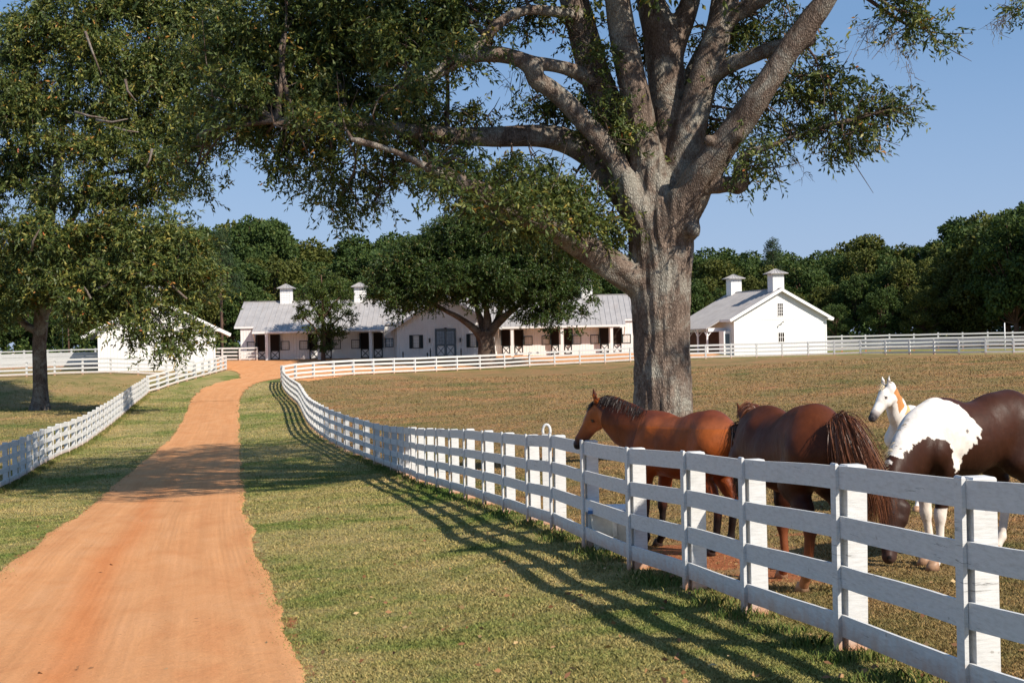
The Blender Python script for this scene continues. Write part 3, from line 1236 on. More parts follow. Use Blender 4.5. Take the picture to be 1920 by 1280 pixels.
HL = (838 - 442) * pxm      # roof half length
RZ, EZ, PZ = 6.45, 3.62, 3.02    # ridge, pavilion eave, porch eave heights
RYc = 5.6
slope = (RZ - PZ) / (RYc + 1.9)
eY = -1.9 + (EZ - PZ) / slope
WY = -.45
wl, wr = -HL + .65, HL - .65
mb = MB()
mb.prismx([(WY, -1.2), (WY, 3.45), (RYc, RZ - .22), (2 * RYc - WY, 3.45), (2 * RYc - WY, -1.2)], wl, wr)
wall = mb.obj('wall', M['barn'], st, local=True)
g0, g1 = sx(748), sx(928)    # central gable
GA = (g1 - g0) / 2
gz = 3.25 + GA * .62
GF = -2.3
mb = MB()
mb.prism([(g0, -1.2), (g1, -1.2), (g1, 3.25), (0, gz), (g0, 3.25)], GF, 3.0)
mb.obj('gable_wall', M['barn'], st, local=True)
# roofs
rf = MB()
pA0, pA1 = sx(479), sx(724)
pB0, pB1 = sx(934), sx(1172)
for a, b, yy in ((-HL, pA0, eY), (pA0, pA1, -1.9), (pA1, g0 + 1.2, eY), (g1 - 1.2, pB0, eY), (pB0, pB1, -1.9), (pB1, HL, eY)):
    slab(rf, yy, PZ + (yy + 1.9) * slope, RYc, RZ, a, b)
    n_ = max(1, int((b - a) / .56))
    seams(rf, yy, PZ + (yy + 1.9) * slope, RYc, RZ, [a + (b - a) * (k + .5) / n_ for k in range(n_)])
slab(rf, 2 * RYc + 1.2, PZ + .3, RYc, RZ, -HL, HL)
slab(rf, eY, PZ + (eY + 1.9) * slope, RYc, RZ, g0 + 1.2, g1 - 1.2)
rf.bar((-HL, RYc, RZ + .03), (HL, RYc, RZ + .03), .22, .07)
roof = rf.obj('roof', M['roof'], st, local=True)
gr = MB()
for s in (-1, 1):
    slabx(gr, s * (GA + .85), 3.25 - .85 * .62 + .2, 0, gz + .2, GF - .35, 4.4)
    seamsx(gr, s * (GA + .85), 3.25 - .85 * .62 + .2, 0, gz + .2, [GF - .2 + .56 * k for k in range(8)])
gr.obj('gable_roof', M['roof'], st, local=True)
tr_ = MB()
for s in (-1, 1):
    tr_.bar((s * (GA + .86), GF - .37, 3.25 - .86 * .62 + .06), (0, GF - .37, gz + .06), .05, .24, (0, 0, 1))
tr_.obj('gable_trim', M['trim'], st, local=True)
tr_ = MB()
for a, b, yy in ((-HL, pA0, eY), (pA0, pA1, -1.9), (pB0, pB1, -1.9), (pB1, HL, eY)):
    zz = PZ + (yy + 1.9) * slope
    tr_.box(a, b, yy - .03, yy - .002, zz - .2, zz - .005)
tr_.box(g0 - .02, g1 + .02, GF - .03, GF, 3.1, 3.18)
tr_.obj('eave_trim', M['trim'], st, local=True)
for cx_ in (525, 668, 1107):
    cupola(st, sx(cx_), RYc, RZ - .45, 1.25, RZ + 1.42, RZ + 1.98)
ZW0, WH = 1.08, .84
for wx in (473, 536.5, 571, 632.5, 668, 991, 1024, 1082, 1115, 1175):
    window(st, sx(wx), WY, ZW0, .78, WH, 3, 2, M['blackgreen'], M['pale_pane'])
window(st, sx(731), WY, ZW0 + .08, .78, WH, 3, 2, M['blackgreen'], M['glass'])


def stall(x0, x1, side):
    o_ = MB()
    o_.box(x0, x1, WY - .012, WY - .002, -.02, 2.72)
    dr = o_.obj('stall_dark_panel', M['dark'], st, local=True)  # dark sheet on the solid wall; its colour stands in for the unlit stall
    m2 = MB()
    m2.box(x0 + .03, x1 - .03, WY - .03, WY - .014, .0, .98)
    gt = m2.obj('half_door', M['trim'], dr, local=True)
    b_ = MB()
    for q in ((x0 + .02, x1 - .02, .0, .09), (x0 + .02, x1 - .02, .9, 1.0)):
        b_.box(q[0], q[1], WY - .06, WY - .032, q[2], q[3])
    b_.box(x0 + .02, x0 + .11, WY - .059, WY - .032, .09, .9)
    b_.box(x1 - .11, x1 - .02, WY - .059, WY - .032, .09, .9)
    b_.bar((x0 + .1, WY - .046, .09), (x1 - .1, WY - .046, .9), .024, .07)
    b_.bar((x0 + .1, WY - .049, .9), (x1 - .1, WY - .049, .09), .024, .07)
    b_.obj('cross_brace', M['blackgreen'], dr, local=True)
    # upper leaf folded back against the wall
    u_ = MB()
    f0, f1 = (x1 + .01, x1 + .09) if side > 0 else (x0 - .09, x0 - .01)
    u_.box(f0, f1, WY - .5, WY - .004, 1.02, 2.70)
    u_.obj('upper_leaf', M['blackgreen'], dr, local=True)


for a, b, s in ((484, 502.5, -1), (508.5, 526, 1), (581.5, 599, -1), (606, 623, 1), (677.5, 694.5, -1), (701.5, 718.5, 1),
                (941.5, 957, -1), (965, 981, 1), (1033.5, 1048.5, -1), (1058, 1072.5, 1), (1125, 1141.5, -1), (1149, 1165, 1)):
    stall(sx(a), sx(b), s)
pp = None
for cx_ in (505.5, 602.5, 698, 961, 1053.5, 1145.5):
    m2 = MB()
    m2.box(sx(cx_) - .15, sx(cx_) + .15, -1.80, -1.5, -1.0, 2.86)
    m2.box(sx(cx_) - .2, sx(cx_) + .2, -1.85, -1.45, 2.7, 2.84)
    m2.obj('porch_post', M['trim'], st, local=True)
for a_ in (pA0 + .1, pA1 - .1, pB0 + .1, pB1 - .1):
    m2 = MB()
    m2.bar((a_, -1.75, 2.82), (a_, WY, 1.9), .09, .12)
    m2.obj('brace', M['trim'], st, local=True)
# central doors
dx0, dx1 = sx(820), sx(855.5)
m2 = MB()
m2.box(dx0 - .1, dx0, GF - .07, GF, 0, 2.85)
m2.box(dx1, dx1 + .1, GF - .07, GF, 0, 2.85)
m2.box(dx0 - .1, dx1 + .1, GF - .071, GF, 2.85, 2.97)
m2.obj('door_frame', M['bluegrey'], st, local=True)
mid = (dx0 + dx1) / 2
for a, b in ((dx0, mid - .01), (mid + .01, dx1)):
    m2 = MB()
    m2.box(a, b, GF - .03, GF - .002, 0, 2.85)
    d_ = m2.obj('door', M['trim'], st, local=True)
    m2 = MB()
    for q in ((a, b, 0, .12), (a, b, 1.12, 1.32), (a, b, 2.7, 2.85)):
        m2.box(q[0] + .005, q[1] - .005, GF - .055, GF - .031, q[2], q[3])
    for q in ((0, .12, 1.12), (0, 1.32, 2.7)):
        m2.box(a + .005, a + .12, GF - .054, GF - .031, q[1], q[2])
        m2.box(b - .12, b - .005, GF - .054, GF - .031, q[1], q[2])
    m2.bar((a + .1, GF - .045, .12), (b - .1, GF - .045, 1.12), .02, .06)
    m2.bar((a + .1, GF - .048, 1.12), (b - .1, GF - .048, .12), .02, .06)
    m2.obj('door_rails', M['bluegrey'], d_, local=True)
    m2 = MB()
    m2.box(a + .12, b - .12, GF - .036, GF - .031, 1.32, 2.7)
    pn = m2.obj('pane', M['glass'], d_, local=True)
    m2 = MB()
    for i in range(1, 3):
        xx = a + .12 + (b - a - .24) * i / 3
        m2.box(xx - .02, xx + .02, GF - .046, GF - .037, 1.32, 2.7)
    for i in range(1, 4):
        zz = 1.32 + 1.38 * i / 4
        m2.box(a + .12, b - .12, GF - .047, GF - .037, zz - .02, zz + .02)
    m2.obj('muntins', M['bluegrey'], d_, local=True)
for wx in (783.5, 889, ):
    window(st, sx(wx), GF, .98, .62, 1.3, 2, 4, M['blackgreen'], M['pale_pane'], True)
for lx_ in (808, 865):
    m2 = MB()
    m2.box(sx(lx_) - .06, sx(lx_) + .06, GF - .14, GF - .02, 1.5, 1.85)
    m2.prism([(sx(lx_) - .1, 1.85), (sx(lx_) + .1, 1.85), (sx(lx_), 2.0)], GF - .17, GF - .02)
    m2.box(sx(lx_) - .03, sx(lx_) + .03, GF - .02, GF, 1.6, 1.7)
    m2.obj('wall_lamp', M['blackgreen'], st, local=True)
m2 = MB()
m2.box(-.14, .14, GF - .3, GF - .03, 2.98, 3.05)
m2.tube([(0, GF - .04, 3.02), (0, GF - .22, 3.06), (0, GF - .25, 2.9)], .03, 6)
m2.obj('door_lamp', M['blackgreen'], st, local=True)
# hitching stakes in front
for k, (sxp, hh, lab) in enumerate(((761, .9, 'short dark stake at the left end of the white central gable'), (805.5, .75, 'low dark stake just left of the central double doors, the left of two close together'),
                                    (811, 1.15, 'taller dark stake just left of the central double doors, the right of two close together'), (867, 1.15, 'dark stake right of the central double doors'))):
    X_, Y_ = sf.o.x + sx(sxp), S_Y - 4.2
    e = empty('hitching_stake', (X_, Y_, h1(X_, Y_)), lab, 'stake', 'dark stakes in front of the stable')
    m2 = MB()
    m2.tube([(0, 0, -.2), (.01, 0, hh * .6), (0, 0, hh)], [.07, .065, .05], 7)
    m2.obj('stake', M['blackgreen'], e, local=True)
    m2 = MB()
    m2.tube([(.09 * math.cos(a), .02, hh * .75 + .09 * math.sin(a)) for a in np.linspace(0, 2 * math.pi, 9)], .015, 5)
    m2.obj('ring', M['blackgreen'], e, local=True)


def gable_barn(fr, name, label, hw, depth, apex, wallh, over, cups, wins, left_porch=True, zb=-1.5):
    """gable end faces -y at y = 0; ridge runs along +y"""
    root = bempty(name, fr, label, 'barn')
    sl_ = (apex - wallh) / hw
    mb = MB()
    mb.prism([(-hw, zb), (hw, zb), (hw, wallh - .12), (0, apex - .12), (-hw, wallh - .12)], 0, depth)
    w_ = mb.obj('wall', M['barn'], root, local=True)
    r_ = MB()
    lo = apex - sl_ * (hw + over)
    slabx(r_, hw + over, lo, 0, apex, -.45, depth + .45)
    seamsx(r_, hw + over, lo, 0, apex, np.arange(-.3, depth + .4, .5))
    slabx(r_, -hw - over, lo, 0, apex, -.45, depth + .45)
    seamsx(r_, -hw - over, lo, 0, apex, np.arange(-.3, depth + .4, .5))
    if left_porch:
        pe = hw + over + 1.6
        slabx(r_, -pe, apex - sl_ * pe, -hw - over, lo, 2.2, depth + .45)
        seamsx(r_, -pe, apex - sl_ * pe, -hw - over, lo, np.arange(2.4, depth + .4, .5))
    r_.bar((0, -.45, apex + .02), (0, depth + .45, apex + .02), .2, .07)
    r_.obj('roof', M['roof'], root, local=True)
    t_ = MB()
    for s in (-1, 1):
        t_.bar((s * (hw + over + .02), -.475, lo - .12), (0, -.475, apex - .12), .045, .30)
        t_.box(min(s * (hw + over), s * (hw + over + .03)), max(s * (hw + over), s * (hw + over + .03)), -.44, depth + .4, lo - .22, lo - .03)
    # cornice return at the right corner
    t_.bar((hw - .05, -.25, wallh - .38), (hw + over * .8, -.25, wallh - .55), .5, .1)
    t_.box(-hw, hw, -.025, -.0, wallh - .42, wallh - .34)
    t_.box(-hw - .03, -hw + .12, -.03, .0, zb, wallh - .42)
    t_.box(hw - .12, hw + .03, -.03, .0, zb, wallh - .42)
    t_.obj('barge_board', M['trim'], root, local=True)
    for (cx, cy, w, zt, za) in cups:
        cupola(root, cx, cy, apex - .5, w, zt, za, .36)
    for (wx, z0, w, h, nx, nz) in wins:
        window(root, wx, 0, z0, w, h, nx, nz, M['trim'], M['dark'], frw=.06)
    if left_porch:
        d_ = MB()
        d_.box(-hw - .012, -hw - .002, 2.4, depth - .3, 0, 2.55)
        d_.obj('stall_wall', M['brownwall'], root, local=True)
        e_ = MB()
        e_.box(-pe + .25, -hw, 2.25, 2.33, 2.55, 2.95)
        e_.obj('porch_trim', M['trim'], root, local=True)
        zz = apex - sl_ * (pe - .2) - .2
        for k in range(5):
            yy = 2.5 + k * (depth - 2.6) / 4
            q_ = MB()
            q_.box(-pe + .15, -pe + .31, yy - .08, yy + .08, zb, zz)
            po = q_.obj('porch_post', M['trim'], root, local=True)
            q_ = MB()
            q_.bar((-pe + .23, yy - .08, zz - .75), (-pe + .95, yy - .08, zz + .02), .07, .09)
            q_.bar((-pe + .23, yy + .1, zz - .75), (-pe + .23, yy + .85, zz - .05), .07, .09)
            q_.obj('knee_brace', M['trim'], po, local=True)
        # small glazed bay at the corner
        q_ = MB()
        q_.box(-hw - .8, -hw - .002, .9, 2.1, zb, 2.6)
        q_.obj('corner_bay', M['trim'], root, local=True)
        q_ = MB()
        q_.box(-hw - .66, -hw - .14, .885, .898, 1.0, 2.3)
        q_.obj('pane', M['bluegrey'], root, local=True)
    return root


rx_, _, _ = P(1463, 660, 158)
rb = Frame((28.45, 158.0, CZ - 1.95), R(16))
gable_barn(rb, 'barn', 'white gabled barn with two roof vents right of the big oak trunk', 5.35, 12.6, 6.98, 4.1, .62,
           [(0, .95, 1.3, 8.55, 9.12), (0, 11.6, 1.3, 8.5, 9.05)],
           [(0.0, 4.1, .56, 1.30, 3, 4), (0.05, 1.35, .64, .95, 3, 2)])
# two lamps on the right barn are small fittings
rroot = [o for o in COL.objects if o.name.startswith('barn') and 'label' in o and 'two roof vents' in o['label']][0]
for lx_, lz in ((.12, 3.42), (-.28, 3.12)):
    m2 = MB()
    m2.tube([(lx_, -.0, lz - .08), (lx_, -.18, lz - .02), (lx_ + .12, -.3, lz + .06)], [.03, .05, .09], 7)
    m2.obj('wall_lamp', simple('lamp_grey', (.35, .34, .33), .5), rroot, True, local=True)

lb = Frame((-33.4, 140.5, CZ - 2.15), R(12))
gable_barn(lb, 'barn', 'white gabled barn with one roof vent, partly behind the left tree', 5.35, 15, 6.85, 4.15, 1.45,
           [(-.2, .7, 1.45, 7.75, 8.3), ], [(0.0, 1.45, .66, .56, 3, 1)], left_porch=False)

# utility poles and a thin post
def pole(x, ybot, ytop, Y, r, label, mat, name='utility_pole'):
    b_ = P(x, ybot, Y); t_ = P(x, ytop, Y)
    e = empty(name, (b_[0], Y, min(b_[2], h1(b_[0], Y))), label, 'pole')
    m2 = MB()
    H_ = t_[2] - e.location.z
    m2.tube([(0, 0, -.3), (0, 0, H_ * .5), (0, 0, H_)], [r, r * .9, r * .75], 8)
    m2.obj('shaft', mat, e, True, local=True)
    m2 = MB()
    m2.tube([(0, 0, H_ - .002), (0, 0, H_ + .08)], [r * .85, r * .3], 8)
    m2.obj('cap', mat, e, local=True)


pole(129, 662, 560, 172, .11, 'slim pale wooden pole behind the white pen fence at left', M['farbark'])
pole(118, 662, 600, 178, .05, 'very thin dark pole left of the pale wooden pole', M['blackgreen'])
pole(1884, 632, 606, 152, .07, 'short grey-white pole standing above the far right fence', M['trim'], 'marker_pole')

# ------------------------------------------------------------------ leaves
def unit(v):
    return v / np.maximum(np.linalg.norm(v, axis=-1, keepdims=True), 1e-9)


def leaves_geo(pos_, dirs, L, Wd, rng):
    """diamond leaves folded along the midrib: 4 verts, 2 triangles each"""
    n = len(pos_)
    d = unit(dirs)
    r = unit(rng.normal(size=(n, 3)) + np.array([0, 0, .6]))
    s = unit(np.cross(d, r))
    up = np.cross(s, d)
    L = L * rng.uniform(.7, 1.25, (n, 1))
    Wd = Wd * rng.uniform(.7, 1.25, (n, 1))
    a = pos_
    b = pos_ + d * L * .45 + s * Wd * .5 + up * Wd * .12
    c = pos_ + d * L + up * -.08 * L
    e = pos_ + d * L * .45 - s * Wd * .5 + up * Wd * .12
    V = np.stack([a, b, c, e], 1).reshape(-1, 3)
    F = np.arange(4 * n).reshape(n, 4)
    return V, F


def leaf_object(name, V, F, rnd, mat, parent, local=False):
    o = build(name, V, F, mat, parent, False, local)
    attr(o, 'rnd', np.repeat(rnd, 4), 'POINT')
    return o


def prisms(A, B, ra, rb):
    """3-sided twigs, vectorised"""
    d = unit(B - A)
    s = unit(np.cross(d, np.array([.3, .5, .8])))
    u = np.cross(s, d)
    V = []
    for C_, r in ((A, ra), (B, rb)):
        r = np.asarray(r).reshape(-1, 1) * np.ones((len(A), 1))
        for k in range(3):
            t_ = 2.094 * k
            V.append(C_ + s * r * math.cos(t_) + u * r * math.sin(t_))
    V = np.stack(V, 1).reshape(-1, 3)
    b = np.arange(len(A))[:, None] * 6
    F = np.concatenate([b + np.array([[k, (k + 1) % 3, 3 + (k + 1) % 3, 3 + k]]) for k in range(3)])
    return V, F


def sprays(centers, outdir, n_leaf, length, leafL, leafW, rng, droop=.35, spread=.55):
    """twigs with leaves strung along them; returns leaf geometry, twig segments, rnd"""
    n = len(centers)
    d = unit(outdir + rng.normal(0, .75, (n, 3)) + np.array([0, 0, -droop]))
    L = length * rng.uniform(.6, 1.3, n)
    k = n_leaf
    t_ = (np.arange(k) + .5) / k
    bend = np.array([0, 0, -droop])
    P0 = centers - d * (L * .5)[:, None]
    tt = t_[None, :, None]
    pts = P0[:, None] + d[:, None] * L[:, None, None] * tt + bend * (L[:, None, None] * tt ** 2 * .5)
    pts = pts + rng.normal(0, .03 * length, pts.shape)
    ld = d[:, None] * .8 + rng.normal(0, spread, (n, k, 3)) + bend * .5
    V, F = leaves_geo(pts.reshape(-1, 3), ld.reshape(-1, 3), leafL, leafW, rng)
    rn = np.clip(rng.normal(.42, .16, n)[:, None] + rng.normal(0, .17, (n, k)), 0, .985)
    rn[rng.random((n, k)) < .0016] = 1.0
    tw = (P0, P0 + d * L[:, None] * .9 + bend * (L[:, None] * .4))
    return V, F, rn.ravel(), tw


def clumps(blobs, per_m3, rng, rad=.6, per=14):
    """blobs: (cx,cy,cz, rx,ry,rz, weight) ellipsoids in metres -> spray centres gathered in clumps and an outward direction"""
    C, D = [], []
    for (cx, cy, cz, rx, ry, rz, w) in blobs:
        vol = 4.19 * rx * ry * rz
        n = max(2, int(vol * per_m3 * w))
        u_ = unit(rng.normal(size=(n, 3))) * (rng.random((n, 1)) ** .42)
        c = np.array([cx, cy, cz]) + u_ * np.array([rx, ry, rz])
        k = per
        off = rng.normal(0, 1, (n, k, 3)) * rad * rng.uniform(.55, 1.25, (n, 1, 1)) * np.array([1, 1, .62])
        pts = (c[:, None] + off).reshape(-1, 3)
        out = unit(off + u_[:, None] * rad * 1.0).reshape(-1, 3)
        C.append(pts); D.append(out)
    return np.concatenate(C), np.concatenate(D)


def pb(x, y, Y, rx, ry, w=1.0, depth=None):
    """ellipsoid from photo pixels at distance Y; rx, ry in pixels"""
    c = P(x, y, Y)
    s = Y / FPX
    d = depth if depth is not None else (rx + ry) * .5 * s
    return (c[0], c[1], c[2], rx * s, d, ry * s, w)


# ------------------------------------------------------------------ the big oak
OY = 41.0
rng = np.random.default_rng(5)
S_ = OY / FPX
ox, oz = P(1245, 870, OY)[0], None
oz = h1(ox, OY)
oak = empty('oak_tree', (ox, OY, oz), 'huge spreading oak with a thick lichen-pale trunk rising behind the horses', 'tree')


def limb(pts, n=6):
    """pts: (px, py, halfwidth px, dY)"""
    rows_ = []
    for x, y_, hw, dy in pts:
        Yd = OY + dy
        p = P(x, y_, Yd)
        rows_.append((p[0], p[1], p[2], hw * (.81 if pts is LIMBS['trunk'] else .82 if pts is LIMBS['l1'] else .78) * Yd / FPX))
    return catmull(rows_, n)


base_y = PX(ox, OY, oz)[1]
LIMBS = {
    'trunk': [(1247, base_y + 30, 76, 0), (1246, base_y - 5, 66, 0), (1244, 815, 60, 0), (1243, 760, 58, 0), (1241, 690, 55, 0), (1240, 610, 56, 0), (1239, 540, 60, 0), (1239, 470, 64, 0), (1239, 410, 60, .1), (1240, 360, 44, .2)],
    'l1': [(1225, 560, 30, 0), (1195, 528, 30, -.2), (1150, 500, 30, -.6), (1095, 462, 27, -1.2), (1030, 425, 24, -2), (960, 392, 20, -2.8), (890, 352, 16, -3.4), (810, 318, 12, -4), (740, 285, 8, -4.6), (660, 262, 5, -5)],
    'l2': [(1215, 420, 40, 0), (1178, 365, 34, .2), (1140, 322, 28, .3), (1105, 288, 24, .3), (1055, 262, 21, .2), (1000, 255, 19, 0), (930, 256, 17, -.2), (850, 254, 14, -.4), (780, 246, 12, -.7), (700, 236, 9, -1), (610, 238, 6.5, -1.3), (520, 226, 4, -1.6)],
    'l3': [(1200, 400, 36, -.3), (1165, 325, 24, -.5), (1135, 275, 21, -.7), (1100, 235, 19, -.9), (1065, 195, 18, -1.1), (1030, 165, 16, -1.3), (1005, 150, 15, -1.4), (998, 128, 16, -1.5), (975, 112, 14, -1.5), (930, 102, 15, -1.6), (880, 106, 13, -1.7), (840, 125, 11, -1.8), (800, 150, 9, -1.9), (740, 165, 6, -2)],
    'l3b': [(985, 118, 13, -1.5), (1030, 122, 12, -1.2), (1075, 133, 13, -.8), (1105, 150, 15, -.4)],
    'l3c': [(880, 112, 10, -1.7), (905, 80, 10, -1.6), (935, 45, 9, -1.5), (985, 20, 9, -1.2), (1055, 25, 11, -.6), (1090, 40, 14, .2)],
    'l4': [(1225, 390, 42, .3), (1195, 320, 33, .4), (1165, 255, 30, .4), (1138, 195, 29, .3), (1115, 140, 28, .2), (1098, 80, 28, .2), (1082, 20, 26, .2), (1060, -50, 24, .2), (1030, -140, 18, .3), (990, -240, 10, .3)],
    'l5': [(1232, 380, 40, -.1), (1215, 310, 33, -.2), (1203, 250, 29, -.3), (1193, 190, 27, -.4), (1180, 130, 25, -.4), (1168, 70, 24, -.4), (1158, 0, 23, -.5), (1150, -90, 20, -.6), (1160, -200, 12, -.8)],
    'l6': [(1250, 400, 46, .3), (1252, 320, 40, .5), (1252, 240, 36, .7), (1250, 170, 35, .8), (1246, 110, 36, .9), (1238, 60, 34, .9), (1222, 10, 26, 1), (1205, -60, 20, 1.1), (1190, -160, 12, 1.2)],
    'l6b': [(1250, 110, 30, .9), (1272, 60, 24, .9), (1290, 18, 19, .9), (1303, -30, 17, 1), (1325, -110, 12, 1.1)],
    'l7': [(1262, 400, 44, .1), (1280, 320, 34, .1), (1292, 255, 30, .1), (1306, 195, 28, .1), (1322, 140, 27, .1), (1338, 90, 24, .1), (1352, 40, 22, .1), (1370, -20, 19, .1), (1395, -110, 14, .2)],
    'l7b': [(1322, 150, 20, .1), (1350, 132, 16, -.2), (1385, 115, 14, -.5), (1420, 102, 12, -.9), (1455, 88, 10, -1.2), (1490, 78, 8, -1.4)],
    'l7c': [(1352, 50, 18, .1), (1380, 26, 14, -.1), (1412, 8, 12, -.3), (1450, -12, 10, -.5), (1520, -40, 7, -.8)],
    'l8': [(1240, 450, 46, -.2), (1262, 415, 42, -.4), (1290, 372, 34, -.7), (1318, 325, 28, -1), (1350, 280, 26, -1.3), (1385, 235, 25, -1.6), (1418, 188, 22, -1.9), (1450, 140, 20, -2.1), (1482, 90, 19, -2.3), (1515, 45, 18, -2.5), (1545, 5, 15, -2.7), (1580, -50, 13, -2.9), (1630, -130, 9, -3.2), (1700, -200, 5, -3.5)],
    'l8b': [(1322, 345, 9, -1.0), (1345, 350, 9, -1.1), (1368, 346, 8.5, -1.3), (1384, 352, 8, -1.4), (1390, 335, 7.5, -1.5), (1386, 308, 6.5, -1.5), (1400, 288, 6, -1.6), (1440, 275, 4.5, -1.8), (1490, 255, 3.5, -2), (1540, 238, 2.5, -2.2), (1600, 225, 1.8, -2.4)],
    'l8s': [(1472, 105, 9, -2.2), (1500, 85, 8.5, -2.3), (1523, 74, 7.5, -2.4)],
    'l9': [(1270, 240, 24, 1.2), (1290, 170, 20, 1.6), (1308, 120, 17, 1.8), (1335, 60, 14, 2.2), (1350, -30, 11, 2.5)],
    'knob': [(1280, 440, 22, -.4), (1300, 428, 12, -.5)],
}
G = {k: limb(v) for k, v in LIMBS.items()}
allp = np.concatenate([g for g in G.values()])
lo = allp[:, :3].min(0) - .9
hi = allp[:, :3].max(0) + .9
wood_hi = P(1200, -60, OY)[2]
hi2 = np.minimum(hi, [9e9, 9e9, wood_hi + .8])
sdf = SDF(lo, hi2, .055, .2)
for k_, g in G.items():
    sdf.chain(g, k=.22 if k_ in ('trunk', 'l2', 'l4', 'l5', 'l6', 'l7', 'l8') else .14)
# root flare
for a in np.linspace(0, 6.28, 8)[:-1]:
    a += .35
    p0 = np.array([ox + .45 * math.cos(a), OY + .45 * math.sin(a), oz + .55])
    p1 = np.array([ox + 1.12 * math.cos(a), OY + 1.12 * math.sin(a), oz - .1])
    sdf.cone(p0, p1, .3, .13, .2)
# bark ridges
X3 = sdf.ax[0][:, None, None]; Y3 = sdf.ax[1][None, :, None]; Z3 = sdf.ax[2][None, None, :]
near_ = np.abs(sdf.F) < .3
ang = np.arctan2(Y3 - OY, X3 - ox)
fis = (.022 * np.sin(ang * 17 + 1.6 * np.sin(Z3 * 1.1) + 1.2 * np.sin(Z3 * 2.9 + ang * 3)) + .018 * np.sin(ang * 31 + 2 * np.sin(Z3 * 2.1)) + .02 * np.sin(Z3 * 2.3 + 3 * np.sin(ang * 2)) * np.sin(ang * 5 + Z3))
fade = np.clip(1 - (Z3 - (oz + 8)) / 2.5, .25, 1)
sdf.F = sdf.F + np.where(near_, fis * fade, 0).astype(np.float32)
# burls
for bx, by, br, dz in ((1300, 430, 16, -.9), (1330, 262, 10, -1.6), (1382, 250, 14, -1.75)):
    p = P(bx, by, OY + dz)
    sdf.cone(p, p + .01, br * S_, br * S_ * .8, .12)
Vw, Fw = sdf.mesh()
del sdf, fis, near_
tk = build('trunk', Vw, Fw, M['oakbark'], oak, True)
mb = MB()
for k_ in ('l4', 'l5', 'l6', 'l6b', 'l7', 'l7c', 'l8', 'l9'):
    g = G[k_]
    g = g[g[:, 2] > wood_hi - .6]
    if len(g) > 2:
        mb.tube(g[:, :3], list(g[:, 3]), 10)
        tip = g[-1]
        for q in range(4):
            d = Vector((random.uniform(-1, 1), random.uniform(-1, 1), random.uniform(.3, 1.2))).normalized()
            pts = [Vector(tip[:3]) + d * t_ + Vector((0, 0, -.05 * t_ * t_)) for t_ in (0, 1, 2, 3.2)]
            mb.tube(pts, [tip[3] * .8, tip[3] * .5, tip[3] * .3, .02], 6)
mb.obj('upper_limbs', M['oakbark'], oak, True)

# foliage of the oak
B = []
q = lambda *a, **k: B.append(pb(*a, **k))
# top-left canopy
for (x, y_, dy, rx, ry, w) in [
    (470, 60, 0, 90, 75, 1), (600, 40, 1, 110, 80, 1), (740, 30, 0, 100, 70, 1.1), (860, 20, -1, 80, 60, .9), (950, 15, 1, 60, 40, .7),
    (440, 170, -1, 70, 70, 1), (540, 150, 0, 90, 80, 1.1), (650, 130, 1, 90, 80, 1.1), (760, 110, -1, 75, 75, 1.0), (830, 75, 1, 60, 50, .8),
    (450, 245, 0, 60, 35, .9), (545, 235, -1, 80, 40, 1), (640, 225, 0, 80, 45, 1), (720, 215, 1, 60, 50, .9), (790, 180, -1, 45, 45, .8),
    (560, 300, -.5, 50, 32, .6), (620, 290, -.5, 45, 40, .5), (600, 335, -.5, 50, 25, .7), (655, 350, -.5, 45, 28, .8), (690, 380, -.5, 25, 14, .5), (630, 385, -.5, 18, 16, .45), (700, 290, 0, 45, 35, .4), (745, 320, -.4, 35, 16, .3),
    (520, 300, -.6, 20, 25, .5), (400, 200, 1, 40, 70, .9), (395, 90, 2, 50, 60, .9), (375, 285, 1, 32, 26, .8), (355, 335, 1, 22, 22, .7),
    # around limb two
    (840, 215, .5, 60, 30, .55), (770, 260, -.3, 60, 40, .9), (850, 280, -1, 55, 40, .8), (900, 215, .6, 35, 22, .35), (830, 310, -2, 50, 28, .9), (770, 295, -1, 40, 25, .7),
    # hanging round limb one
    (900, 340, -2.6, 65, 42, 1.1), (960, 370, -2, 60, 45, 1.1), (1030, 370, -1.2, 70, 55, 1.0), (1100, 400, -.8, 60, 60, .8), (1030, 425, -1.8, 60, 45, 1.2), (1080, 440, -.2, 40, 24, .6), (1140, 420, .2, 26, 40, .5),
    (1000, 320, -1, 50, 30, .55), (1090, 340, -.2, 50, 30, .4), (870, 370, -3, 40, 25, .7), (950, 420, -2.4, 40, 20, .7), (1000, 380, -2.6, 60, 34, 1.1), (1080, 415, -1.8, 50, 36, 1.1), (930, 355, -3.4, 60, 26, 1.1), (850, 335, -5.2, 60, 24, 1.1), (930, 372, -4.9, 60, 24, 1.1), (1010, 412, -4.2, 55, 22, 1.0), (700, 240, -2.8, 60, 20, 1.0), (620, 240, -3.2, 55, 22, 1.0), (545, 235, -3.2, 55, 22, 1.0), (780, 155, -3.6, 60, 34, 1.0), (850, 110, -3.6, 40, 30, .8),
    # upper middle
    (900, 60, -1.5, 40, 30, .4), (1000, 30, -.5, 50, 30, .55), (1020, 210, .8, 28, 45, .25), (1050, 195, .9, 26, 40, .25), (1100, 200, .5, 25, 40, .22),
    (1125, 250, .1, 18, 40, .35), (1150, 270, 0, 16, 26, .5), (1085, 60, 0, 30, 50, .18), (1215, 60, 2, 20, 60, .25), (1290, 90, 3, 22, 60, .3), (1205, 110, 2, 14, 35, .3),
    # ivy over limb four
    (1110, 130, -.6, 22, 60, .25), (1140, 215, -.6, 22, 50, .4), (1165, 262, -.6, 20, 26, .6),
]:
    q(x, y_, OY + dy, rx, ry, w)
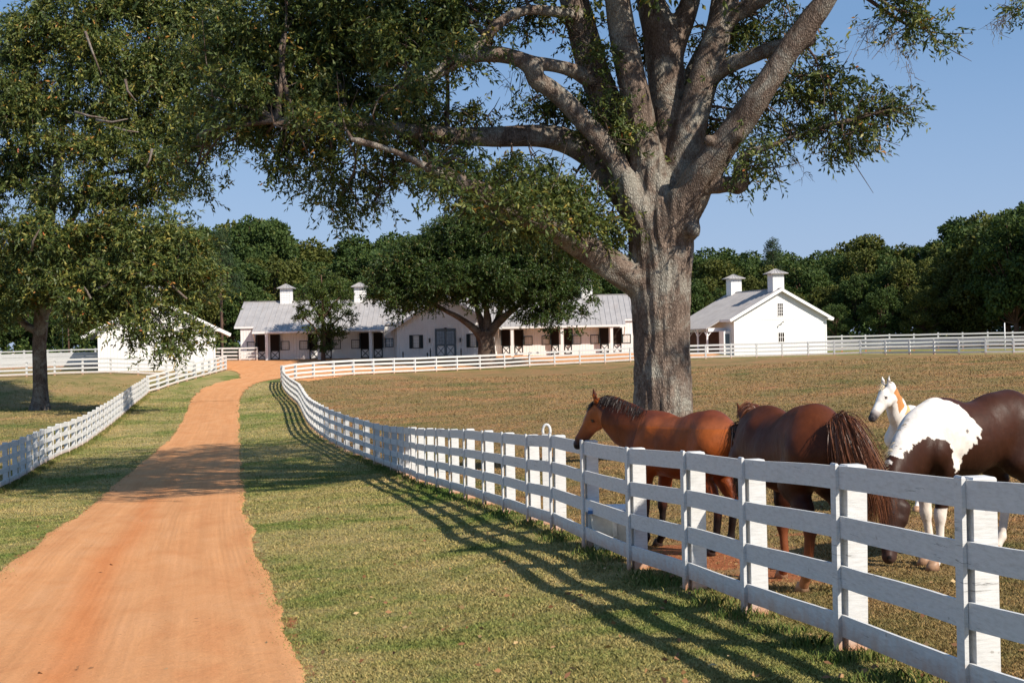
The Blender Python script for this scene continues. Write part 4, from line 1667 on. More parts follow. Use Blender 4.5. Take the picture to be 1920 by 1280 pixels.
# right group
for (x, y_, dy, rx, ry, w) in [
    (1360, 70, 1, 30, 45, .45), (1400, 60, .5, 40, 35, .6), (1440, 65, 0, 35, 30, .6), (1420, 30, 1, 50, 20, .4), (1480, 40, -.5, 30, 30, .3),
    (1380, 165, .6, 45, 35, .5), (1350, 215, .8, 30, 40, .45), (1420, 215, .2, 40, 35, .6), (1470, 160, -1, 50, 40, .8), (1530, 135, -1.5, 45, 30, .8), (1500, 190, -1.5, 55, 35, .8),
    (1580, 190, -2, 50, 30, .7), (1630, 205, -2.2, 38, 22, .6), (1665, 200, -2.3, 18, 12, .4), (1540, 240, -2, 45, 24, .5), (1600, 245, -2.2, 30, 20, .4), (1480, 250, -1.6, 45, 30, .6), (1440, 280, -1.6, 40, 24, .55), (1400, 320, -1.5, 22, 18, .6), (1580, 270, -2.2, 14, 14, .3),
    (1330, 250, .8, 24, 30, .35), (1300, 300, .6, 14, 24, .25), (1560, 150, -2, 30, 26, .7),
    (1700, 20, -3, 35, 22, .5), (1735, 50, -3, 18, 16, .4), (1690, -10, -3, 40, 20, .6),
]:
    q(x, y_, OY + dy, rx, ry, w)
vis = list(B)
cc, dd = clumps(vis, 3.4, rng, .42, 26)
Vl, Fl, rn, tw = sprays(cc, dd, 13, .62, .165, .056, rng, .35, .6)
LOG = ['oak %d' % len(rn)]
leaf_object('crown', Vl, Fl, rn, M['oakleaf'], oak)
sel = rng.random(len(cc)) < .25
Vt, Ft = prisms(tw[0][sel], tw[1][sel], .006, .003)
build('twigs', Vt, Ft, M['bark2'], oak)['kind'] = 'stuff'
# crown above the picture (casts the shade), larger and fewer leaves
B = []
for x, y_, dy, rx, ry in [(700, -90, 0, 220, 90), (950, -110, 2, 200, 110), (1150, -200, 0, 220, 110), (1300, -150, 4, 180, 90), (1450, -130, 0, 170, 80), (1560, -180, -1, 150, 90),
                          (1000, -260, -1, 230, 100), (1250, -300, 2, 260, 100), (1400, -260, -2, 180, 90), (560, -50, 1, 150, 70), (1150, -60, 5, 160, 60),
                          (1330, -190, -6, 120, 70), (1150, -160, -7, 160, 80), (1200, -420, -3, 220, 90),
                          (1280, -400, -9, 200, 110), (1150, -520, -8, 200, 110), (1150, -160, 7, 200, 90), (1350, -200, 8, 200, 90), (1000, -130, 7, 160, 80), (1500, -160, 6, 160, 80),
                          (850, -230, 0, 230, 110), (700, -120, 4, 200, 70), (500, -100, 2, 130, 70), (1240, -140, -5, 200, 80)]:
    B.append(pb(x, y_, OY + dy, rx, ry, 1.0, 4.2))
cc, dd = clumps(B, .27, rng, .9, 11)
keepm = np.array([PX(*c)[1] < -14 for c in cc])
cc, dd = cc[keepm], dd[keepm]
Vl, Fl, rn, tw = sprays(cc, dd, 11, 1.1, .26, .11, rng, .3, .6)
leaf_object('upper_crown', Vl, Fl, rn, M['oakleaf'], oak)
LOG.append('upper %d' % len(rn))

# secondary branches: from limbs to foliage clumps
mb = MB()
ends = [G[k][i, :3] for k in G if k not in ('trunk', 'knob') for i in range(8, len(G[k]))]
ends = np.array(ends)
for b in vis:
    c = np.array(b[:3])
    for j in range(2):
        c2 = c + rng.normal(0, .35, 3) * np.array(b[3:6])
        dist = np.linalg.norm(ends - c2, axis=1)
        k = int(np.argmin(dist))
        if dist[k] > 7: continue
        a = ends[k]
        midp = (a + c2) / 2 + rng.normal(0, .12 * dist[k], 3) + np.array([0, 0, .08 * dist[k]])
        C_ = catmull([tuple(a), tuple(midp), tuple(c2)], 4)
        r0 = min(.085, .02 + .017 * dist[k])
        mb.tube(C_, list(np.linspace(r0, .012, len(C_))), 6, False)
        for _ in range(3):
            s0 = C_[rng.integers(3, len(C_) - 1)]
            e = s0 + rng.normal(0, .5, 3) + (c2 - a) / max(dist[k], .1) * .5
            mb.tube([s0, (s0 + e) / 2 + rng.normal(0, .06, 3), e], [.02, .014, .006], 5, False)
mb.obj('branches', M['bark2'], oak, True)['kind'] = 'stuff'
# bare twigs hanging at the right and left
A_, B_ = [], []


def bare(x, y_, Y, dx, dy, n, L):
    p = P(x, y_, Y)
    for _ in range(n):
        e = p + np.array([dx, rng.normal(0, .15), -dy]) * S_ * rng.uniform(.6, 1.1) + rng.normal(0, .18, 3)
        A_.append(p); B_.append(e)
        for _ in range(5):
            t_ = rng.uniform(.25, 1)
            s0 = p + (e - p) * t_
            e2 = s0 + (e - p) / max(np.linalg.norm(e - p), .1) * L * .5 + rng.normal(0, .3 * L, 3)
            A_.append(s0); B_.append(e2)
            for _ in range(2):
                s1 = s0 + (e2 - s0) * rng.uniform(.4, 1)
                A_.append(s1); B_.append(s1 + rng.normal(0, .16 * L, 3) + np.array([0, 0, -.08]))


bare(1660, 40, OY - 3, 0, 0, 1, .9)
bare(1665, 50, OY - 3, 35, 75, 3, .8)
bare(1660, 20, OY - 3, -50, 60, 3, .7)
bare(1470, 280, OY - 1.8, 50, 30, 2, .5)
bare(1090, 0, OY - .4, 20, 130, 3, .9)
bare(1110, 40, OY - .5, -40, 110, 3, .9)
bare(960, 200, OY + .5, 20, -70, 3, .8)
bare(700, 300, OY - .5, 10, 60, 3, .7)
bare(1900, -5, 36, -30, 60, 3, .7)
a_ = np.array(A_); b_ = np.array(B_)
ln_ = np.linalg.norm(b_ - a_, axis=1, keepdims=True)
m1 = a_ + (b_ - a_) * .33 + rng.normal(0, .09, a_.shape) * ln_
m2 = a_ + (b_ - a_) * .68 + rng.normal(0, .11, a_.shape) * ln_
b_ = b_ + np.array([0, 0, -.12]) * ln_
Vt, Ft = prisms(np.concatenate([a_, m1, m2]), np.concatenate([m1, m2, b_]), np.concatenate([np.full(len(a_), r_) for r_ in (.010, .007, .0045)]), np.concatenate([np.full(len(a_), r_) for r_ in (.007, .0045, .002)]))
build('bare_twigs', Vt, Ft, M['oakbark'], oak)['kind'] = 'stuff'

# branch tip of another tree reaching into the top right corner
tx_ = P(2020, -120, 34)
tip = empty('overhanging_branch', (tx_[0], 34, tx_[2]), 'dark leafy branch tip reaching into the top right corner of the sky', 'branch')
cc, dd = clumps([pb(1912, 28, 34, 26, 26, 1.0), pb(1945, -10, 34, 60, 40, 1.0)], 5, rng, .3, 12)
Vl, Fl, rn, tw = sprays(cc, dd, 12, .5, .12, .04, rng, .5, .6)
leaf_object('leaves', Vl, Fl, rn, M['oakleaf'], tip)
mb = MB()
mb.tube([P(2040, -140, 34), P(1990, -60, 34), P(1940, 5, 34), P(1915, 50, 34)], [.06, .045, .025, .008], 6)
mb.obj('stem', M['bark2'], tip, True)

# ------------------------------------------------------------------ other trees
def tree_wood(root, base, stems, mat, name='trunk'):
    mb = MB()
    for st_ in stems:
        C_ = catmull(st_, 5)
        mb.tube(C_[:, :3], list(C_[:, 3]), 9)
    return mb.obj(name, mat, root, True)


# ---- left oak beyond the road fence
LY = 104.0
bx, by, bz = P(75, 752, LY)
bz = h1(bx, LY)
left_oak = empty('oak_tree', (bx, LY, bz), 'tall leafy oak in the left field, hanging over the left barn', 'tree')
sL = LY / FPX


def lp_(x, y_, hw, dy=0):
    p = P(x, y_, LY + dy)
    return (p[0], p[1], p[2], hw * sL)


yb_ = PX(bx, LY, bz)[1]
stems = [
    [lp_(76, yb_ + 8, 25), lp_(75, yb_ - 4, 20), lp_(76, 735, 14.5), lp_(75, 690, 13.5), lp_(74, 645, 13), lp_(77, 600, 13.5), lp_(78, 570, 13), lp_(85, 500, 11), lp_(95, 400, 9), lp_(110, 280, 7), lp_(130, 150, 5), lp_(140, 30, 3), lp_(150, -120, 2)],
    [lp_(78, 600, 10), lp_(92, 572, 8), lp_(110, 545, 7, -1), lp_(150, 505, 6, -2), lp_(200, 470, 5, -3), lp_(250, 440, 3, -4), lp_(300, 420, 2, -4)],
    [lp_(70, 622, 8), lp_(50, 610, 7), lp_(30, 590, 6), lp_(0, 550, 5), lp_(-40, 510, 4), lp_(-90, 480, 2)],
    [lp_(85, 490, 8), lp_(130, 420, 6, 1), lp_(180, 330, 5, 1), lp_(230, 230, 4, 1), lp_(270, 130, 3, 1), lp_(300, 60, 2)],
    [lp_(92, 420, 7), lp_(50, 340, 5, 1), lp_(10, 250, 4, 1), lp_(-30, 160, 3)],
    [lp_(110, 545, 6, -1), lp_(180, 540, 5, -3), lp_(240, 560, 4, -5), lp_(290, 590, 3, -6), lp_(320, 640, 2, -7)],
    [lp_(150, 505, 5, -2), lp_(230, 500, 4, -5), lp_(300, 520, 3, -6), lp_(350, 560, 2, -7)],
    [lp_(180, 330, 4, 1), lp_(240, 320, 3, -1), lp_(300, 300, 2, -2)],
]
tree_wood(left_oak, None, stems, M['oakbark'])
# short broken sunlit stubs and bare limbs
mb = MB()
rs = np.random.default_rng(31)
for (x, y_, dx, dy_) in [(185, 540, 22, -14), (205, 548, 18, -10), (170, 560, -12, -22), (260, 500, 28, 4), (140, 210, 60, 12), (180, 225, 60, -2), (235, 150, 20, 40), (285, 280, -12, 35), (330, 590, -30, -25),
                         (130, 590, 25, 15), (215, 240, 45, 8), (60, 470, 14, -40), (300, 470, -24, 12), (160, 60, 30, 80)]:
    Yq = LY - rs.uniform(3, 6.5)
    a = P(x, y_, Yq); b = P(x + dx, y_ + dy_, Yq - .5)
    mm = (a + b) / 2 + rs.normal(0, .12, 3)
    mb = MB()
    mb.tube([a, mm, b], [.10, .075, .035], 6)
    mb.obj('bare_limb', M['oakbark'], left_oak, True)
B = []
for (x, y_, dy, rx, ry, w) in [
    (60, 60, 0, 55, 60, .8), (130, 30, 0, 80, 60, 1), (230, 20, 1, 90, 60, 1), (320, 40, 1, 70, 60, 1), (390, 20, 2, 50, 60, 1), (180, 110, -1, 90, 60, 1), (290, 130, 0, 90, 60, 1), (370, 120, 1, 60, 60, 1),
    (40, 130, 0, 60, 50, .9), (20, 90, 1, 40, 40, .8), (90, 190, -1, 80, 50, .9), (30, 215, -1, 60, 45, .9), (200, 200, -1, 80, 50, .9), (300, 220, 0, 80, 50, 1), (370, 215, 1, 50, 50, 1),
    (30, 290, 0, 60, 40, .9), (110, 280, -1, 60, 40, .8), (200, 280, -2, 70, 40, .9), (290, 300, -2, 60, 38, 1), (20, 345, 0, 50, 28, .8), (90, 360, -1, 55, 35, .9), (180, 350, -2, 60, 40, .9), (260, 350, -2, 55, 35, .9), (310, 340, -2, 40, 30, .8), (345, 270, -1, 35, 35, .8),
    (20, 440, -2, 60, 50, 1), (100, 450, -3, 60, 50, 1), (180, 440, -3, 60, 50, 1), (260, 430, -4, 60, 45, 1), (320, 440, -4, 50, 38, 1), (365, 470, -4, 32, 34, 1), (20, 530, -2, 70, 45, 1.1), (100, 520, -3, 60, 45, 1), (180, 530, -4, 70, 45, 1.0), (260, 510, -5, 70, 45, 1.0),
    (330, 520, -6, 50, 40, 1), (370, 540, -6, 30, 38, .9), (165, 575, -4, 55, 22, .9), (220, 580, -5, 55, 26, .8), (20, 575, -2, 40, 20, .8), (125, 545, -4, 40, 24, .9), (300, 575, -6, 45, 20, .7), (360, 580, -6, 30, 22, .7),
    (255, 605, -6, 35, 16, .35), (320, 612, -7, 36, 16, .35), (290, 600, -7, 40, 14, .4), (245, 628, -6, 18, 8, .3), (345, 632, -7, 18, 10, .3), (300, 640, -7, 26, 8, .3), (330, 655, -7, 9, 6, .3), (130, 610, -4, 30, 12, .5), (-40, 500, 0, 60, 70, 1), (-50, 350, 0, 60, 80, 1), (-40, 200, 0, 60, 80, 1),
    (-60, 600, 1, 60, 40, 1), (200, -60, 1, 230, 60, .8),
]:
    B.append(pb(x, y_, LY + dy, rx, ry, w, 2.6))
rg = np.random.default_rng(8)
cc, dd = clumps(B, .40, rg, .74, 24)
Vl, Fl, rn, tw = sprays(cc, dd, 12, 1.05, .34, .115, rg, .3, .6)
leaf_object('crown', Vl, Fl, rn, M['leftleaf'], left_oak)
LOG.append('left %d' % len(rn))
Vt, Ft = prisms(tw[0][::5], tw[1][::5], .02, .01)
build('twigs', Vt, Ft, M['bark2'], left_oak)['kind'] = 'stuff'

# ---- round tree before the stable
def shaded_tree(name, label, base_px, Y, trunk_stems, blobs, leafm, barkm, per, rad, L, Wd, nleaf, ln, seed, droop=.25):
    x, yb = base_px
    s = Y / FPX
    X = P(x, yb, Y)[0]
    zb = h1(X, Y)
    root = empty(name, (X, Y, zb), label, 'tree')
    st_ = []
    for stem in trunk_stems:
        r_ = []
        for (px_, py_, hw, dy) in stem:
            if py_ is None:
                p = np.array([X, Y, zb - .2])
            else:
                p = P(px_, py_, Y + dy)
            r_.append((p[0], p[1], p[2], hw * s))
        st_.append(r_)
    tree_wood(root, None, st_, barkm)
    r2 = np.random.default_rng(seed)
    B_ = [pb(bx_, by_, Y + dy, rx, ry, w, dp) for (bx_, by_, dy, rx, ry, w, dp) in blobs]
    c_, d_ = clumps(B_, per, r2, rad, 14)
    V_, F_, rn_, tw_ = sprays(c_, d_, nleaf, ln, L, Wd, r2, droop, .6)
    leaf_object('crown', V_, F_, rn_, leafm, root)
    LOG.append(name + ' %d' % len(rn_))
    Vt_, Ft_ = prisms(tw_[0][::6], tw_[1][::6], .02, .01)
    build('twigs', Vt_, Ft_, M['bark2'], root)['kind'] = 'stuff'
    return root


RYt = 149.6
shaded_tree('round_tree', 'broad dark round-crowned tree standing in front of the long stable', (912, 664), RYt,
            [[(912, None, 19, 0), (912, 655, 16.5, 0), (911, 635, 15.5, 0), (910, 620, 15, 0)],
             [(905, 635, 11, 0), (893, 620, 8, -.3), (875, 605, 6, -.8), (855, 592, 5, -1.2), (835, 582, 4, -1.6), (800, 560, 3, -2), (760, 540, 2, -3)],
             [(908, 628, 10, 0), (903, 605, 7, .4), (895, 580, 5, .8), (885, 540, 3, 1), (870, 480, 2, 1)],
             [(912, 628, 10, 0), (914, 600, 8, 0), (912, 575, 5, 0), (915, 520, 4, 0), (920, 450, 2, 0)],
             [(916, 630, 11, 0), (928, 612, 8, -.2), (945, 595, 7, -.5), (965, 578, 5, -1), (990, 560, 4, -1.5), (1030, 530, 2, -2)],
             [(918, 625, 8, 0), (932, 600, 6, .6), (940, 575, 5, 1), (955, 540, 3, 1.5)]],
            [(895, 440, 0, 95, 46, 1.1, 4.5), (820, 470, 0, 85, 42, 1.1, 4.5), (965, 450, 0, 100, 50, 1.1, 4.5), (760, 505, -1, 75, 36, 1.1, 4), (1040, 490, 0, 62, 60, 1.1, 4),
             (850, 520, -2, 100, 42, 1.1, 4.5), (950, 520, -2, 100, 46, 1.1, 4.5), (1030, 550, -1, 62, 44, 1.1, 3.5), (720, 530, -1, 42, 26, 1, 3), (745, 560, -2, 55, 24, 1, 3), (790, 560, -2, 60, 28, 1, 3), (740, 590, -2, 24, 12, .7, 2), (1010, 590, -2, 42, 20, .8, 2.5), (1060, 590, -1, 40, 22, .9, 2.5), (1050, 620, -1, 36, 10, .6, 2), (870, 560, -2, 50, 18, .8, 3), (930, 565, -2, 50, 16, .7, 3),
             (1090, 520, 0, 24, 34, .9, 3), (1000, 430, 1, 70, 34, 1, 4), (860, 415, 0, 50, 22, .9, 3), (930, 405, 0, 60, 18, .9, 3), (780, 470, 0, 55, 28, 1, 3), (705, 555, -1, 22, 14, .8, 2), (1108, 560, 0, 20, 16, .5, 2)],
            M['roundleaf'], M['bark2'], .62, .55, .27, .12, 12, .8, 17)
shaded_tree('young_tree', 'small airy young tree in front of the left half of the long stable', (606, 674), 157.0,
            [[(606, None, 5, 0), (606, 660, 4, 0), (607, 630, 3.5, 0), (605, 590, 3, 0), (604, 550, 2, 0), (602, 515, 1, 0)],
             [(606, 640, 3, 0), (590, 615, 2, -.5), (570, 595, 1, -1)], [(606, 635, 3, 0), (622, 610, 2, .5), (645, 590, 1, .5)], [(605, 600, 2, 0), (585, 570, 1.5, 0), (570, 550, 1, 0)], [(605, 600, 2, 0), (625, 570, 1.5, 0), (640, 555, 1, 0)]],
            [(605, 530, 0, 36, 22, .9, 1.6), (585, 555, 0, 32, 20, .8, 1.6), (630, 555, 0, 32, 20, .8, 1.6), (604, 585, 0, 50, 18, .75, 2), (570, 592, -.5, 26, 8, .7, 1.2), (650, 596, 0, 24, 9, .7, 1.2), (605, 620, 0, 40, 16, .9, 1.8), (606, 645, 0, 22, 13, .9, 1.2), (655, 575, 0, 12, 8, .5, 1), (560, 575, 0, 10, 7, .5, 1)],
            M['youngleaf'], M['farbark'], 1.5, .32, .27, .11, 8, .6, 23)

# ---- the wood behind: a few tree meshes, copied tree by tree
def wood_tree(kind, seed):
    """unit tree 10 m tall, built at the origin; returns (crown V, F, rnd, wood MB)"""
    r_ = np.random.default_rng(seed)
    mb_ = MB()
    L_ = []
    if kind == 'pine':
        mb_.tube([(0, 0, -.3), (.03, 0, 3), (-.03, .02, 6.5), (0, 0, 9.6)], [.16, .13, .09, .02], 7)
        for i in range(46):
            z = 4.2 + 5.6 * (i / 46) ** .9
            a = r_.uniform(0, 6.28)
            ln = (1.9 - (z - 4.2) * .27) * r_.uniform(.6, 1.15)
            e = np.array([math.cos(a) * ln, math.sin(a) * ln, z + .25 * ln])
            mb_.tube([(0, 0, z), tuple((e + np.array([0, 0, z])) / 2), tuple(e)], [.035, .025, .01], 4, False)
            L_ += [tuple(e) + (.42, .42, .26, 1), tuple(e * .7 + np.array([0, 0, z * .3])) + (.35, .35, .2, 1)]
        per, rad, lf = 5.0, .26, (.20, .05)
    else:
        mb_.tube([(0, 0, -.3), (.05, 0, 1.5), (-.03, .05, 3.2), (0, 0, 6)], [.26, .20, .16, .06], 8)
        nb = 40
        W_ = {'oak': 3.3, 'tall': 2.4, 'wide': 4.2}[kind]
        z0 = {'oak': 2.3, 'tall': 2.4, 'wide': 2.0}[kind]
        for i in range(nb):
            h_ = r_.random()
            z = z0 + (9.3 - z0) * h_
            rmax = W_ * math.sin(math.pi * (.16 + .74 * h_)) ** .7
            a = 2.4 * i + r_.uniform(-.4, .4)
            rr = rmax * math.sqrt(r_.uniform(.25, 1.0))
            rb_ = r_.uniform(.5, 1.2)
            if rr + rb_ > W_ * 1.05:
                rr = W_ * 1.05 - rb_
            c = (math.cos(a) * rr, math.sin(a) * rr, min(z, 10 - rb_ * .75))
            L_.append(c + (rb_, rb_, rb_ * .72, 1))
            mb_.tube([(0, 0, max(1.8, z * .45)), (c[0] * .5, c[1] * .5, z * .75), c], [.10, .06, .02], 5, False)
        L_.append((0, 0, 6.0, W_ * .55, W_ * .55, 2.6, .5))
        per, rad, lf = 1.5, .34, (.30, .17)
    C, D = [], []
    for (cx, cy, cz, rx, ry, rz, w) in L_:
        area = 12.6 * rx * rz
        n = int(area * (46 if kind != 'pine' else 60) * w)
        u_ = unit(r_.normal(size=(n, 3)))
        C.append(np.array([cx, cy, cz]) + u_ * np.array([rx, ry, rz]) * r_.uniform(.72, 1.08, (n, 1)))
        D.append(u_)
    C = np.concatenate(C); D = np.concatenate(D)
    d_ = unit(D * .7 + r_.normal(0, .7, C.shape) + np.array([0, 0, -.15]))
    # faces mostly tangent to the lobe surface so lobes read light on top, dark below
    n = len(C)
    s = unit(np.cross(d_, D + r_.normal(0, .45, D.shape)))
    l_ = lf[0] * r_.uniform(.6, 1.3, (n, 1)); w_ = lf[1] * r_.uniform(.6, 1.3, (n, 1))
    V = np.stack([C, C + d_ * l_ * .45 + s * w_ * .6, C + d_ * l_, C + d_ * l_ * .45 - s * w_ * .6], 1).reshape(-1, 3)
    F = np.arange(4 * n).reshape(n, 4)
    rn_ = np.clip(r_.normal(.45, .2, n), 0, 1)
    return V, F, rn_, mb_


KINDS = {}


def wood_proto(kind, seed, leafm, idx):
    V, F, rn_, mb_ = wood_tree(kind, seed)
    root = empty('pine_tree' if kind == 'pine' else 'tree', (0, 0, 0))
    leaf_object('crown', V, F, rn_, leafm, root, True)
    mb_.obj('trunk', M['farbark'], root, True, True)
    LOG.append('%s %d' % (kind, len(rn_)))
    return root


protos = [wood_proto('oak', 1, M['woodleaf'], 0), wood_proto('oak', 2, M['woodleaf2'], 1), wood_proto('tall', 3, M['woodleaf'], 2), wood_proto('wide', 4, M['woodleaf'], 3),
          wood_proto('tall', 5, M['woodleaf2'], 4), wood_proto('pine', 6, M['pineleaf'], 5), wood_proto('wide', 7, M['woodleaf2'], 6)]
used_p = set()


def place(pi, X, Y, top_px=None, H=None, ws=1.0, label=None, group=None, rot=None):
    src = protos[pi]
    zb = h1(X, Y) - .1
    if top_px is not None:
        px_ = PX(X, Y, zb)[0]
        H = P(px_, top_px, Y)[2] - zb
    s = H / 10.0
    if pi in used_p:
        r_ = src.copy()
        COL.objects.link(r_)
        for ch in src.children:
            c_ = ch.copy()
            COL.objects.link(c_)
            c_.parent = r_
    else:
        r_ = src
        used_p.add(pi)
    r_.location = (X, Y, zb)
    r_.scale = (s * ws, s * ws, s)
    r_.rotation_euler = (0, 0, rot if rot is not None else random.uniform(0, 6.28))
    tag(r_, label, 'tree', group)
    return r_


SKY = np.array([(-300, 450), (-100, 450), (100, 440), (330, 425), (380, 420), (440, 425), (458, 408), (500, 400), (522, 418), (540, 450), (575, 456), (620, 452), (655, 440), (700, 436), (735, 432), (770, 445), (900, 450), (1100, 465), (1290, 462), (1400, 458), (1450, 452), (1500, 468), (1560, 462), (1600, 446), (1640, 440), (1680, 450), (1710, 445), (1760, 450), (1790, 430), (1830, 405), (1870, 390), (1920, 378), (2050, 350), (2300, 340)], float)
sk = lambda x: float(np.interp(x, SKY[:, 0], SKY[:, 1]))
TG = 'trees of the wood behind the farm'
LAB = []


def landmark(x):
    if x < -20: return 'left of the frame edge'
    for lim, nm in ((60, 'at the far left edge'), (170, 'behind the left oak trunk'), (300, 'behind the left barn'), (440, 'in the gap between left barn and long stable'), (560, 'behind the left end of the long stable'), (690, 'behind the young tree and stable roof'), (860, 'behind the left half of the round tree'), (1100, 'behind the right half of the round tree'),
                    (1300, 'hidden mostly by the big oak trunk'), (1420, 'just right of the big oak trunk'), (1570, 'behind the right barn'), (1700, 'right of the right barn'), (1830, 'above the far right fence'), (9999, 'at the far right edge')):
        if x < lim: return nm


rw = random.Random(4)
count = {}
ROWS = [(252, 46, 0, 1.0), (226, 54, 18, 1.0), (202, 62, 55, 1.0), (186, 74, 95, .95)]
for ri, (Yr, stepx, drop, ws) in enumerate(ROWS):
    x = -190 + ri * 17
    while x < 2130:
        Yt = Yr + rw.uniform(-7, 7)
        right_near = np.clip((x - 1600) / 300, 0, 1)
        if ri >= 2:
            Yt -= 26 * right_near * (1 if ri == 2 else .6)
        top = sk(x) + drop * (1 - .75 * right_near) + rw.uniform(-4, 14) + (rw.uniform(0, 22) if ri else 0)
        if ri == 3 and x < 460:
            top = min(top, 560)
        X = (x - 960) / FPX * Yt
        pi = rw.choice([0, 1, 2, 3, 4, 6, 0, 3])
        size = 'tall' if ri < 2 else 'lower'
        fr_ = ['rearmost', 'second-row', 'third-row', 'front-edge'][ri]
        colr = 'pale green' if pi in (1, 4, 6) else 'dark green'
        shp = {0: 'rounded', 1: 'rounded', 2: 'narrow', 3: 'wide', 4: 'narrow', 6: 'wide'}[pi]
        lab = f'{fr_} {shp} {colr} tree {landmark(x)}'
        place(pi, X, Yt, top, None, ws * rw.uniform(.9, 1.1) * (1.0 if pi not in (2, 4) else .95), lab, TG)
        x += stepx * rw.uniform(.8, 1.25)
# the domed tall tree above the stable's left end, the pine beside it, a pine at the far side of the right barn
place(3, (490 - 960) / FPX * 232, 232, 402, None, .74, 'big domed tree rising highest above the left end of the long stable', TG)
place(5, (416 - 960) / FPX * 176, 176, 428, None, .95, 'tall pine with a bare reddish trunk between the left barn and the long stable', None)
place(5, (1452 - 960) / FPX * 238, 238, 447, None, .8, 'pointed pine top rising above the wood over the right barn', None)
place(0, (1905 - 960) / FPX * 165, 165, 396, None, .9, 'large dark tree nearest the far right fence', None)
place(3, (2010 - 960) / FPX * 160, 160, 372, None, .9, 'largest dark tree at the right frame edge', None)
place(2, (1820 - 960) / FPX * 180, 180, 425, None, 1.0, 'dark narrow tree behind the marker pole', None)
# labels that still coincide get their order from the left
_by = {}
for o_ in COL.objects:
    if o_.parent is None and o_.get('group') == TG:
        _by.setdefault(o_['label'], []).append(o_)
for lab_, os_ in _by.items():
    if len(os_) > 1:
        os_.sort(key=lambda o: o.location.x / o.location.y)
        nm_ = {2: ['left one', 'right one'], 3: ['left one', 'middle one', 'right one']}.get(len(os_), ['leftmost', 'second from left', 'third from left', 'fourth from left', 'fifth from left', 'sixth from left'])
        for o_, q_ in zip(os_, nm_):
            o_['label'] = lab_ + ', ' + q_
# low undergrowth at the foot of the wood
rg = np.random.default_rng(77)
n = 60000
bx_ = rg.uniform(-100, 100, n)
by_ = 172 + rg.uniform(0, 22, n) + 6 * np.sin(bx_ * .21)
by_ = np.where((bx_ > 24) & (by_ < 180), by_ + 8, by_)
hz = height(bx_, by_)
hh = (1.3 + .9 * np.sin(bx_ * .7 + by_) + .6 * np.sin(bx_ * 1.9)) * (.6 + .03 * (by_ - 170))
pz = hz + rg.random(n) ** .8 * np.clip(hh, .4, 4)
V, F = leaves_geo(np.stack([bx_, by_, pz], 1), rg.normal(0, 1, (n, 3)) + np.array([0, -.3, .2]), .55, .28, rg)
ug = leaf_object('undergrowth', V, F, np.clip(rg.normal(.4, .2, n), 0, 1), M['woodleaf'], None)
ug['kind'] = 'stuff'

# ------------------------------------------------------------------ horses
def coat_mat(name, rough=.44, spec=.17, sheen=.0):
    mt, nt, b = mat_new(name)
    c = N(nt, 'ShaderNodeVertexColor')
    c.layer_name = 'Col'
    p = pos(nt)
    f = noise(nt, 7, 5, .65, p)
    col = mix(nt, .5, c.outputs[0], ramp(nt, f, [(.3, (.55, .55, .55)), (.7, (1.35, 1.3, 1.28))]), 'MULTIPLY')
    nt.links.new(col, b.inputs['Base Color'])
    nt.links.new(mth(nt, 'ADD', mth(nt, 'MULTIPLY', noise(nt, 22, 4, .7, mapping(nt, p, (1, 1, .3))), .35), rough - .12), b.inputs['Roughness'])
    b.inputs['Specular IOR Level'].default_value = spec
    hsum = mth(nt, 'ADD', mth(nt, 'MULTIPLY', noise(nt, 90, 3, .6, mapping(nt, p, (1, 1, .25))), .10), mth(nt, 'MULTIPLY', noise(nt, 5.5, 3, .5, mapping(nt, p, (1, 1, .7)), .6), 1.0))
    bump(nt, hsum, .4, .03, b)
    return mt


M['coat'] = coat_mat('horse_coat')
M['coat_white'] = coat_mat('white_horse_coat', .6, .25)
M['eye'] = simple('horse_eye', (.012, .008, .006), .08, .9)


def hair_mat(name, a, b_):
    mt, nt, b = mat_new(name)
    nt.links.new(ramp(nt, attrn(nt, 'rnd'), [(0, a), (1, b_)]), b.inputs['Base Color'])
    b.inputs['Roughness'].default_value = .45
    b.inputs['Specular IOR Level'].default_value = .4
    return mt


M['hair_black'] = hair_mat('black_horse_hair', (.006, .005, .005), (.035, .020, .015))
M['hair_red'] = hair_mat('chestnut_horse_hair', (.035, .010, .005), (.22, .075, .028))
M['hair_cream'] = hair_mat('cream_horse_hair', (.45, .33, .17), (.75, .66, .48))
M['hoof'] = simple('hoof_horn', (.34, .20, .12), .5, .35, 20, .25)
M['hoofd'] = simple('dark_hoof_horn', (.05, .035, .03), .5, .35, 20, .25)


def strands(name, paths, w0, mat, parent, rg):
    """paths (n, k, 3): thin tapering ribbons"""
    n, k, _ = paths.shape
    d = unit(np.gradient(paths, axis=1))
    r = unit(rg.normal(size=(n, 1, 3)))
    s = unit(np.cross(d, r))
    taper = np.linspace(1, .15, k)[None, :, None]
    w = w0 * rg.uniform(.5, 1.3, (n, 1, 1)) * taper
    V = np.stack([paths - s * w / 2, paths + s * w / 2], 2).reshape(-1, 3)
    b = (np.arange(n)[:, None] * k + np.arange(k - 1)[None]).ravel() * 2
    F = np.stack([b, b + 1, b + 3, b + 2], 1)
    o = build(name, V, F, mat, parent, True)
    attr(o, 'rnd', np.repeat(rg.random(n), 2 * k))
    return o


